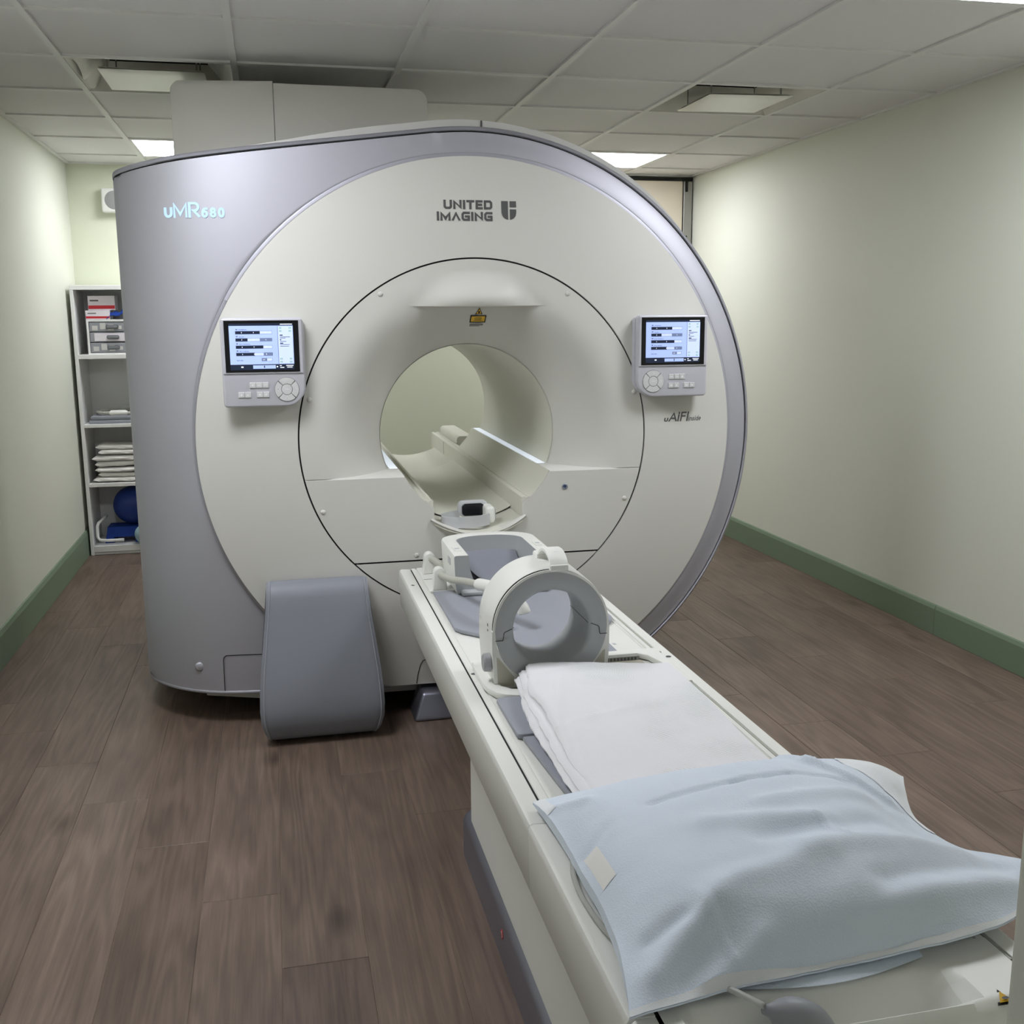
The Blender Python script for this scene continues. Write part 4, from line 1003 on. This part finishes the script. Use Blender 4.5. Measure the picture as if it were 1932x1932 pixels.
# grey faces: upper and lower half with a stepped joint
def face(a0, a1, name):
    pr = [(RO_-.003, KF-.0008), (RO_-.006, KF-.002), (RI_+.010, KF-.002), (RI_+.004, KF+.001), (RI_, KF+.008), (RI_, KB-.004)]
    return ring(pr, a0, a1, COILG, name, 60)
face(math.radians(-8), math.radians(188), 'upper_half')
face(math.radians(187.6), math.radians(352.4), 'lower_half')
for s_ in (-1, 1):
    j = -.008-.02*0
    pts = [(s_*(RO_-.003), -.021), (s_*.1175, -.021), (s_*.1160, -.017), (s_*.1145, -.004), (s_*.112, -.001), (s_*(RI_+.004), .006)]
    v, f = ribbon([(KX+a, KZ+b) for a, b in pts], .0016); G().put([(q.x, KF-.0026, q.y) for q in v], f).obj('joint_line', BLACK, kc, fix=False)
    v, f = ribbon([(KF+.004, KZ+.006), (KB-.004, KZ+.006)], .0016); G().put([(KX+s_*(RI_-.0008), q.x, q.y) for q in v], f).obj('joint_line', BLACK, kc, fix=False)
# lower housing: block with upright sides
o = G(); out_ = [(-.1415, .0), (-.1415, -.05), (-.137, -.125), (-.132, -.1385), (.132, -.1385), (.137, -.125), (.1415, -.05), (.1415, .0)]
arc_ = [((RO_-.002)*math.cos(math.radians(a)), (RO_-.002)*math.sin(math.radians(a))) for a in range(0, -181, -6)]
o.prism([(KX+a, KZ+b) for a, b in out_[:1]+out_[1:]]+[(KX+a, KZ+b) for a, b in arc_], 'y', KF+.002, KB).obj('housing', COILW, kc, smooth=True, autos=30)
for s_ in (-1, 1):
    P_ = [(KX+s_*.1310, KZ-.062), (KX+s_*.1255, KZ-.066), (KX+s_*.090, KZ-.112), (KX+s_*.090, KZ-.133), (KX+s_*.128, KZ-.133)]
    G().prism(P_, 'y', KF+.0005, KF+.004).obj('corner_recess', mat('recess_beige', (186, 183, 168), .5), kc)
# locking knob on the left
G().lathe([(0, -.017), (.018, -.017), (.021, -.014), (.022, -.003), (.022, .0)], (KX-.1415, KF+.032, KZ-.082), 'x', 32).obj('knob', mat('knob_grey', (165, 166, 170), .35, metal=.3), kc, smooth=True, autos=35)
# strap handle on the top
hp = []
for k in range(15):
    t_ = k/14; y = KF-.004+(KB-.035-KF)*t_; z = KZ+RO_+.006+.030*math.sin(PI*min(1, t_*1.02))**.6
    hp.append((y, z))
hw = .0215
hx = KX+.018
rows = []
for (y, z) in hp: rows.append([(hx-hw, y, z-.003), (hx-hw, y, z+.003), (hx-hw+.004, y, z+.0055), (hx+hw-.004, y, z+.0055), (hx+hw, y, z+.003), (hx+hw, y, z-.003), (hx-hw, y, z-.003)])
G().grid(rows).obj('strap_handle', COILW, kc, smooth=True, autos=40)
G().box(hx-hw, hx+hw, KF-.007, KF+.012, KZ+RO_-.001, KZ+RO_+.014, .003, 2).obj('handle_foot', COILW, kc)
G().box(hx-hw-.004, hx+hw+.02, KB-.05, KB-.004, KZ+RO_-.002, KZ+RO_+.016, .006, 2).obj('handle_foot', COILW, kc)
G().lathe([(.004, .0), (.0055, .0)], (hx, KF+.035, hp[4][1]+.0058), 'z', 16).obj('handle_mark', STRAP, kc, fix=False)
for dz, h_ in ((.0, .006), (-.012, .004)): G().box(KX-RO_-.0048, KX-RO_-.0036, KF+.05, KF+.056, KZ+.0+dz, KZ+h_+dz).obj('side_mark', PRINT_D, kc)
# connector and cable to its plug
cp = [(.500, 3.190, TZ+.058), (.512, 3.160, TZ+.062), (.528, 3.08, TZ+.063), (.55, 2.95, TZ+.066), (.575, 2.80, TZ+.072), (.590, 2.70, TZ+.078)]
def smooth_path(P_, n=6):
    P_ = [Vector(p) for p in P_]; out = []
    for i in range(len(P_)-1):
        p0, p1, p2, p3 = P_[max(0, i-1)], P_[i], P_[i+1], P_[min(len(P_)-1, i+2)]
        for k in range(n):
            t_ = k/n; out.append(.5*((2*p1)+(p2-p0)*t_+(2*p0-5*p1+4*p2-p3)*t_**2+(3*p1-p0-3*p2+p3)*t_**3))
    return out+[P_[-1]]
post(kc, .480, 3.205)
cp = smooth_path([(.482, 3.19, TZ+.054), (.489, 3.16, TZ+.054), (.507, 3.10, TZ+.058), (.528, 2.985, TZ+.079), (.548, 2.88, TZ+.095), (.556, 2.84, TZ+.101)])
G().tube(cp, .0112, 12).obj('cable', TUBEG, kc, smooth=True)
G().tube(smooth_path([(.546, 2.892, TZ+.093), (.554, 2.865, TZ+.097), (.580, 2.79, TZ+.104), (.612, 2.735, TZ+.092), (.634, 2.715, TZ+.068), (.640, 2.71, TZ+.05)], 5), [.010, .014]+[.018]*23+[.016], 14).obj('connector', COILW, kc, smooth=True)
# slide plate across the table with its opening and scale rail
pl = G(); z0, z1 = TZ-.0030, TZ+.012
def plate(x0, x1, y0, y1, r=0): return G().prism(rrect(x0, x1, y0, y1, r, 6), 'z', z0, z1, .004, 2)
G().prism([(.441, 2.425), (.441, 2.30), (.446, 2.26), (.458, 2.23), (.478, 2.21), (.505, 2.20), (.55, 2.198), (.55, 2.23), (.50, 2.245), (.48, 2.27), (.478, 2.40), (.478, 2.425)], 'z', z0, z1, .003, 2).obj('slide_plate', COILW, kc, smooth=True, autos=35)
G().prism([(.445, 2.42), (.445, 2.452), (.93, 2.452), (.93, 2.42)], 'z', z0, z1, .003, 2).obj('slide_plate', COILW, kc, smooth=True, autos=35)
G().prism([(.925, 2.425), (.925, 2.2), (.905, 2.2), (.90, 2.34), (.885, 2.40), (.86, 2.425)], 'z', z0, z1, .003, 2).obj('slide_plate', COILW, kc, smooth=True, autos=35)
G().box(.475, .865, 2.405, 2.421, z0+.001, TZ+.009).obj('scale_rail', mat('scale_grey', (150, 150, 146), .5), kc)
for k in range(12): G().box(.752+k*.0092, .756+k*.0092, 2.4042, 2.405, z0+.003, TZ+.0075).obj('scale_mark', PRINT_D, kc)
G().box(.48, .87, 2.21, 2.405, z0-.0005, z0+.002).obj('slide_well', mat('well_beige', (176, 172, 158), .6), kc)
for y in (2.70, 2.62, 2.55): G().box(.845, .853, y, y+.012, TZ-.0052, TZ-.0046).obj('slide_mark', STRAP, kc)

# ================================================================== HEAD STRAP lying in the slot
hs = empty('head_strap', 'light grey head strap with dark visor window lying in the scanner slot', 'strap', (.64, 3.66, .69))
ZF = .691
def band(cx_, cy_, rx, ry, a0, a1, z0f, h, th, n=36):
    rows = []
    for k in range(n+1):
        a = math.radians(a0+(a1-a0)*k/n); c, s_ = math.cos(a), math.sin(a); z = z0f(k/n)
        rows.append([(cx_+rx*c, cy_+ry*s_, z), (cx_+rx*c, cy_+ry*s_, z+h), (cx_+(rx-th)*c, cy_+(ry-th)*s_, z+h), (cx_+(rx-th)*c, cy_+(ry-th)*s_, z), (cx_+rx*c, cy_+ry*s_, z)])
    return G().grid(rows)
band(.650, 3.650, .092, .062, 100, 330, lambda t_: ZF-.001+.012*abs(t_-.5), .040, .004).obj('band', STRAP, hs, smooth=True, autos=40)
G().prism(rrect(.628, .738, ZF+.022, ZF+.080, .020, 6), 'y', 3.690, 3.722, .006, 2).obj('visor_frame', STRAP, hs, smooth=True, autos=40)
G().prism(rrect(.640, .722, ZF+.026, ZF+.071, .014, 6), 'y', 3.684, 3.692, .002, 1).obj('visor_window', DARKIN, hs)
G().box(.716, .750, 3.618, 3.700, ZF+.008, ZF+.068, .012, 3).obj('battery_box', COILW, hs, smooth=True, autos=40)
for k in range(4): G().box(.7502, .7508, 3.646+k*.007, 3.650+k*.007, ZF+.030, ZF+.044).obj('box_print', PRINT_D, hs)
G().box(.7485, .7503, 3.632, 3.688, ZF+.018, ZF+.058, .004, 2).obj('box_face', STRAP, hs)
G().box(.700, .722, 3.622, 3.650, ZF+.002, ZF+.016, .004, 2).obj('clip', DARKIN, hs)

# ================================================================== LEANING CUSHION
cu = empty('positioning_cushion', 'big grey vinyl cushion leaning against the scanner front on the floor', 'cushion', (.11, 3.5, 0))
prof = [(3.585, .012), (3.535, .003), (3.500, .004), (3.462, .018), (3.436, .045), (3.422, .085), (3.420, .13), (3.430, .19), (3.450, .27), (3.474, .36), (3.498, .45), (3.508, .495), (3.520, .522), (3.538, .540), (3.560, .548), (3.580, .545), (3.592, .535), (3.592, .30), (3.590, .05)]
def halfw(z): return .206+.004*math.sin(PI*min(1, z/.5))-.036*sst(.10, .56, z)-.024*(1-sst(-.03, .11, z))
NX = 26; rows = []
for i in range(NX+1):
    u = -1+2*i/NX; uu = math.copysign(abs(u)**.8, u); row = []
    for y, z in prof:
        e = max(0, abs(u)-.86)/.14; sh_ = .010*e**2
        cyc, czc = 3.53, .27
        q = 1-sh_/.12
        row.append((.1085+uu*halfw(z), cyc+(y-cyc)*q, max(.001, czc+(z-czc)*(1-sh_/.5))))
    row.append(row[0]); rows.append(row)
g = G(); g.grid(rows)
for r in (rows[0], rows[-1]): g.put(r[:-1], [tuple(range(len(r)-1))])
g.obj('cushion_body', CUSH, cu, smooth=True, autos=50)
for r, s_ in ((rows[1], -1), (rows[-2], 1)):
    P_ = [(x, y, z) for x, y, z in r[2:15]]
    cc = Vector((0, 3.53, .27)); pth = [Vector((x, y, z))+(Vector((0, y, z))-cc).normalized()*.0005 for x, y, z in P_]
    pth = smooth_path(pth, 3)
    G().tube(pth, .0028, 6, cap=False).obj('piping', CUSHP, cu, smooth=True)

# ================================================================== TOWEL on the table
tw = empty('folded_towel', 'white folded cotton towel spread across the middle of the patient table', 'towel', (.69, 2.05, TZ+.009))
def cloth(xl, xr, y0, y1, k, th, seed, nx=52, ny=72, wav=.004):
    top = []; bot = []
    for j in range(ny+1):
        v = j/ny; rt = []; rb = []; tv = th*(.55+.59*sst(0, .85, v)); z0 = TZ+.0125+k*tv
        for i in range(nx+1):
            u = i/nx; a, b = xl(v), xr(v); x = a+(b-a)*u; y = y0(u)+(y1(u)-y0(u))*v
            x += (.009*noise.noise(Vector((v*6, seed*3.3, 0)))+.003*noise.noise(Vector((v*19, seed, 4))))*(1-u)**4; y += .006*noise.noise(Vector((u*6, seed+4, 0)))*(v**6)
            ed = min(u/.02, (1-u)/.03, v/.02, (1-v)/.016, 1); ed = math.sqrt(max(0, 1-(1-max(0, ed))**2))
            h = tv*(.35+.65*ed)-.35*k*tv*sst(.2, 1, u)*(k == 3)
            h += wav*(.6*noise.noise(Vector((x*9, y*9, seed)))+.5*noise.noise(Vector((x*22, y*14, seed+9))))*ed
            for cx_, cy_, dx_, dy_, ln, am in ((.60, 2.20, 1, .12, .16, .0030), (.72, 2.08, 1, -.2, .14, -.0025), (.64, 1.95, 1, .3, .15, .0026), (.80, 1.85, 1, .2, .10, -.0028), (.56, 2.05, .3, 1, .18, .0035), (.535, 1.85, .1, 1, .15, -.0035)):
                L_ = math.hypot(dx_, dy_); t_ = ((x-cx_)*dx_+(y-cy_)*dy_)/L_; d_ = ((x-cx_)*-dy_+(y-cy_)*dx_)/L_
                h += am*math.exp(-(d_/.010)**2-(t_/ln)**4)*ed*(k == 3)
            rt.append((x, y, max(z0+.0006, z0+h))); rb.append((x, y, z0))
        top.append(rt); bot.append(rb)
    g = G(); g.grid(top); g.grid(bot[::-1])
    for A, B in (([r[0] for r in top], [r[0] for r in bot]), ([r[-1] for r in bot], [r[-1] for r in top]), (top[0][::-1], bot[0][::-1]), (top[-1], bot[-1])): g.grid([A, B])
    return g
for k, (x0_, c_, x1_, ya, sl_) in enumerate(((.490, .022, .866, 2.248, .0), (.484, .024, .868, 2.256, .02), (.492, .030, .870, 2.262, .03), (.508, .032, .872, 2.269, .045))):
    cloth(lambda v: x0_+.003*math.sin(v*9+k)+c_*sst(.70, 1, v), lambda v: x1_, lambda u: 1.642, lambda u: ya-sl_*u+.003*math.sin(u*12), k, .0112, k+1).obj('fold_layer', TOWEL, tw, smooth=True, autos=60, fix=False)

# ================================================================== PILLOW in a blue disposable cover
PCOV = bpy.data.materials.new('blue_tissue_cover'); PCOV.use_nodes = True
nt = PCOV.node_tree; b_ = nt.nodes['Principled BSDF']; b_.inputs['Base Color'].default_value = lin((219, 229, 242)); b_.inputs['Roughness'].default_value = .72; b_.inputs['Specular IOR Level'].default_value = .3; b_.inputs['Sheen Weight'].default_value = .15
tc_ = nt.nodes.new('ShaderNodeTexCoord'); vo_ = nt.nodes.new('ShaderNodeTexVoronoi'); vo_.inputs['Scale'].default_value = 330; nt.links.new(tc_.outputs['Object'], vo_.inputs['Vector'])
no_ = nt.nodes.new('ShaderNodeTexNoise'); no_.inputs['Scale'].default_value = 60; nt.links.new(tc_.outputs['Object'], no_.inputs['Vector'])
mm_ = nt.nodes.new('ShaderNodeMath'); mm_.operation = 'ADD'; nt.links.new(vo_.outputs['Distance'], mm_.inputs[0]); nt.links.new(no_.outputs['Fac'], mm_.inputs[1])
bp_ = nt.nodes.new('ShaderNodeBump'); bp_.inputs['Strength'].default_value = .45; bp_.inputs['Distance'].default_value = .0009; nt.links.new(mm_.outputs[0], bp_.inputs['Height']); nt.links.new(bp_.outputs['Normal'], b_.inputs['Normal'])
HEM = mat('white_tissue_hem', (232, 235, 238), .75, bump=.3, bscale=500)
pw = empty('pillow', 'pillow in a wrinkled pale blue disposable cover at the foot of the table', 'pillow', (.70, 1.35, TZ+.009))
CG = [[(.384, 1.084, .5875), (.545, 1.112, .5875), (.705, 1.118, .590), (.855, 1.128, .596), (.975, 1.150, .600), (1.10, 1.235, .598)],
      [(.408, 1.185, .604), (.515, 1.20, .655), (.690, 1.19, .664), (.850, 1.20, .654), (.995, 1.225, .626), (1.085, 1.275, .605)],
      [(.418, 1.31, .604), (.500, 1.32, .666), (.685, 1.315, .686), (.845, 1.315, .674), (.950, 1.315, .628), (1.015, 1.330, .606)],
      [(.418, 1.455, .602), (.500, 1.455, .664), (.685, 1.455, .688), (.845, 1.455, .681), (.955, 1.44, .634), (1.010, 1.435, .598)],
      [(.416, 1.575, .602), (.505, 1.570, .650), (.685, 1.568, .668), (.850, 1.560, .668), (.990, 1.545, .636), (1.050, 1.53, .600)],
      [(.408, 1.672, .588), (.545, 1.650, .617), (.700, 1.647, .627), (.880, 1.642, .632), (1.025, 1.620, .622), (1.082, 1.588, .600)]]
def crv(p0, p1, p2, p3, t): return .5*((2*p1)+(p2-p0)*t+(2*p0-5*p1+4*p2-p3)*t*t+(3*p1-p0-3*p2+p3)*t**3)
CGV = [[Vector(p) for p in r] for r in CG]
def bic(u, v):
    nu, nv = len(CG[0])-1, len(CG)-1; a = min(int(u*nu), nu-1); c = min(int(v*nv), nv-1); tu, tv = u*nu-a, v*nv-c
    rr_ = []
    for k in (-1, 0, 1, 2):
        r = CGV[max(0, min(nv, c+k))]; rr_.append(crv(r[max(0, a-1)], r[a], r[a+1], r[min(nu, a+2)], tu))
    return crv(*rr_, tv)
creases = [  # (x0,y0,x1,y1, amplitude, width, asymmetry)
    (.545, 1.455, .69, 1.475, -.0050, .007), (.69, 1.475, .80, 1.488, -.0065, .007), (.80, 1.488, .90, 1.470, -.0045, .008),
    (.70, 1.39, .90, 1.415, .0060, .020), (.60, 1.36, .80, 1.325, .0060, .022), (.66, 1.30, .87, 1.33, -.0065, .022), (.70, 1.255, .98, 1.285, .0085, .024),
    (.80, 1.20, 1.03, 1.250, -.0080, .022), (.78, 1.16, 1.03, 1.205, .0050, .018), (.43, 1.13, .55, 1.20, .0100, .022), (.50, 1.11, .60, 1.15, .0060, .018), (.44, 1.18, .50, 1.19, -.0060, .014),
    (.56, 1.215, .74, 1.245, .0070, .025), (.62, 1.11, .78, 1.135, -.0050, .025), (.86, 1.55, .96, 1.44, .0090, .012), (.84, 1.60, .88, 1.54, .0060, .014), (.97, 1.60, 1.0, 1.50, -.0060, .018),
    (.43, 1.60, .47, 1.55, .0060, .014), (.43, 1.42, .47, 1.44, -.0040, .014), (.765, 1.335, .785, 1.28, .0050, .008), (.52, 1.22, .545, 1.13, .0030, .006)]
def wr(x, y):
    s_ = 0
    for x0, y0, x1, y1, am, wd in creases:
        dx, dy = x1-x0, y1-y0; L2 = dx*dx+dy*dy; t_ = ((x-x0)*dx+(y-y0)*dy)/L2; tt = max(0, min(1, t_))
        d_ = math.hypot(x-x0-tt*dx, y-y0-tt*dy); s_ += 1.25*am*math.exp(-(d_/(wd*.85))**2)*(1 if 0 <= t_ <= 1 else .8)
    return s_
NU, NV = 110, 96; top = []; bot = []
for j in range(NV+1):
    v = j/NV; rt = []; rb = []
    for i in range(NU+1):
        u = i/NU; p = bic(u, v); ed = min(1, min(u, 1-u)/.05, min(v, 1-v)/.05)
        z = p.z+wr(p.x, p.y)*min(1, ed*1.5+.1)+.0035*noise.noise(Vector((p.x*13, p.y*13, 2)))*ed+.0012*noise.noise(Vector((p.x*34, p.y*34, 5)))
        edx = .0035*noise.noise(Vector((p.x*11, p.y*11, 8)))
        x, y = p.x+edx*(1-ed), p.y+edx*(1-ed)
        zmin = TZ+.0105
        zt2 = max(z, zmin); fl_ = max(sst(.10, .03, v), sst(.86, .93, u))
        zb2 = max(TZ+.0085, min(z-.004, zmin-.001)); rt.append((x, y, zt2)); rb.append((x, y, zb2+(zt2-.0025-zb2)*fl_))
    top.append(rt); bot.append(rb)
g = G(); g.grid(top); g.grid(bot[::-1], 0)
for A, B in (([r[0] for r in top], [r[0] for r in bot]), ([r[-1] for r in bot], [r[-1] for r in top]), (top[0][::-1], bot[0][::-1]), (top[-1], bot[-1])): g.grid([A, B])
cov = g.obj('blue_cover', PCOV, pw, smooth=True, autos=70, fix=False)
def strip(cells, off, th, m_, name):
    rows = [[(x, y, z+off) for x, y, z in r] for r in cells]; G().grid(rows).obj(name, m_, cov, smooth=True, fix=False)
strip([r[:] for r in top[0:4]], .0012, 0, HEM, 'hem')
fr_ = []
for j in range(int(NV*.50), NV+1):
    v = j/NV; i0 = NU*(.93-.22*sst(.5, 1.0, v)); fr_.append([top[j][min(NU, int(round(i0+(NU-i0)*k/24)))] for k in range(25)])
strip(fr_, .0014, 0, HEM, 'white_flap')
strip([[top[j][i] for i in range(0, 6)] for j in range(int(NV*.84), NV+1)], .0012, 0, HEM, 'white_flap')
strip([[top[j][i] for i in range(4, 12)] for j in range(int(NV*.42), int(NV*.57))], .0012, 0, mat('white_sticker', (236, 235, 232), .7), 'white_tag')
# inner sheet edge under the front hem
rows = [[(.535+.28*k/20, 1.122-.022*math.sin(PI*k/20)+.006*k/20+dy, TZ+.0035+dz) for k in range(21)] for dy, dz in ((.05, .006), (.012, .003), (-.002, .0))]
G().grid(rows).obj('under_sheet', PCOV, cov, smooth=True, fix=False)

# ================================================================== SQUEEZE BULB and its tubing
sb = empty('squeeze_bulb', 'grey rubber squeeze bulb with clear tubing lying in the table end pocket', 'bulb', (.60, 1.06, .53))
ax0 = Vector((.550, 1.060, .590)); ax1 = Vector((.648, 1.060, .549)); n = 14
pts = [ax0+(ax1-ax0)*(k/n) for k in range(n+1)]
rad = [.006, .0075, .012, .017, .0205, .0225, .0235, .0238, .0235, .0225, .0205, .0175, .013, .008, .002]
G().tube(pts, rad, 20).obj('bulb', BULB, sb, smooth=True)
G().tube(smooth_path([(.515, 1.135, TZ+.006), (.532, 1.10, TZ+.014), (.551, 1.060, TZ+.019)]), .0042, 10).obj('tubing', CLEAR, sb, smooth=True)
G().tube(smooth_path([(.452, 1.505, TZ+.012), (.434, 1.495, TZ+.007), (.417, 1.445, TZ+.005), (.410, 1.39, TZ+.005), (.411, 1.335, TZ+.005), (.418, 1.275, TZ+.005), (.432, 1.235, TZ+.007), (.452, 1.22, TZ+.012)]), .0045, 10).obj('tubing', CLEAR, sb, smooth=True)
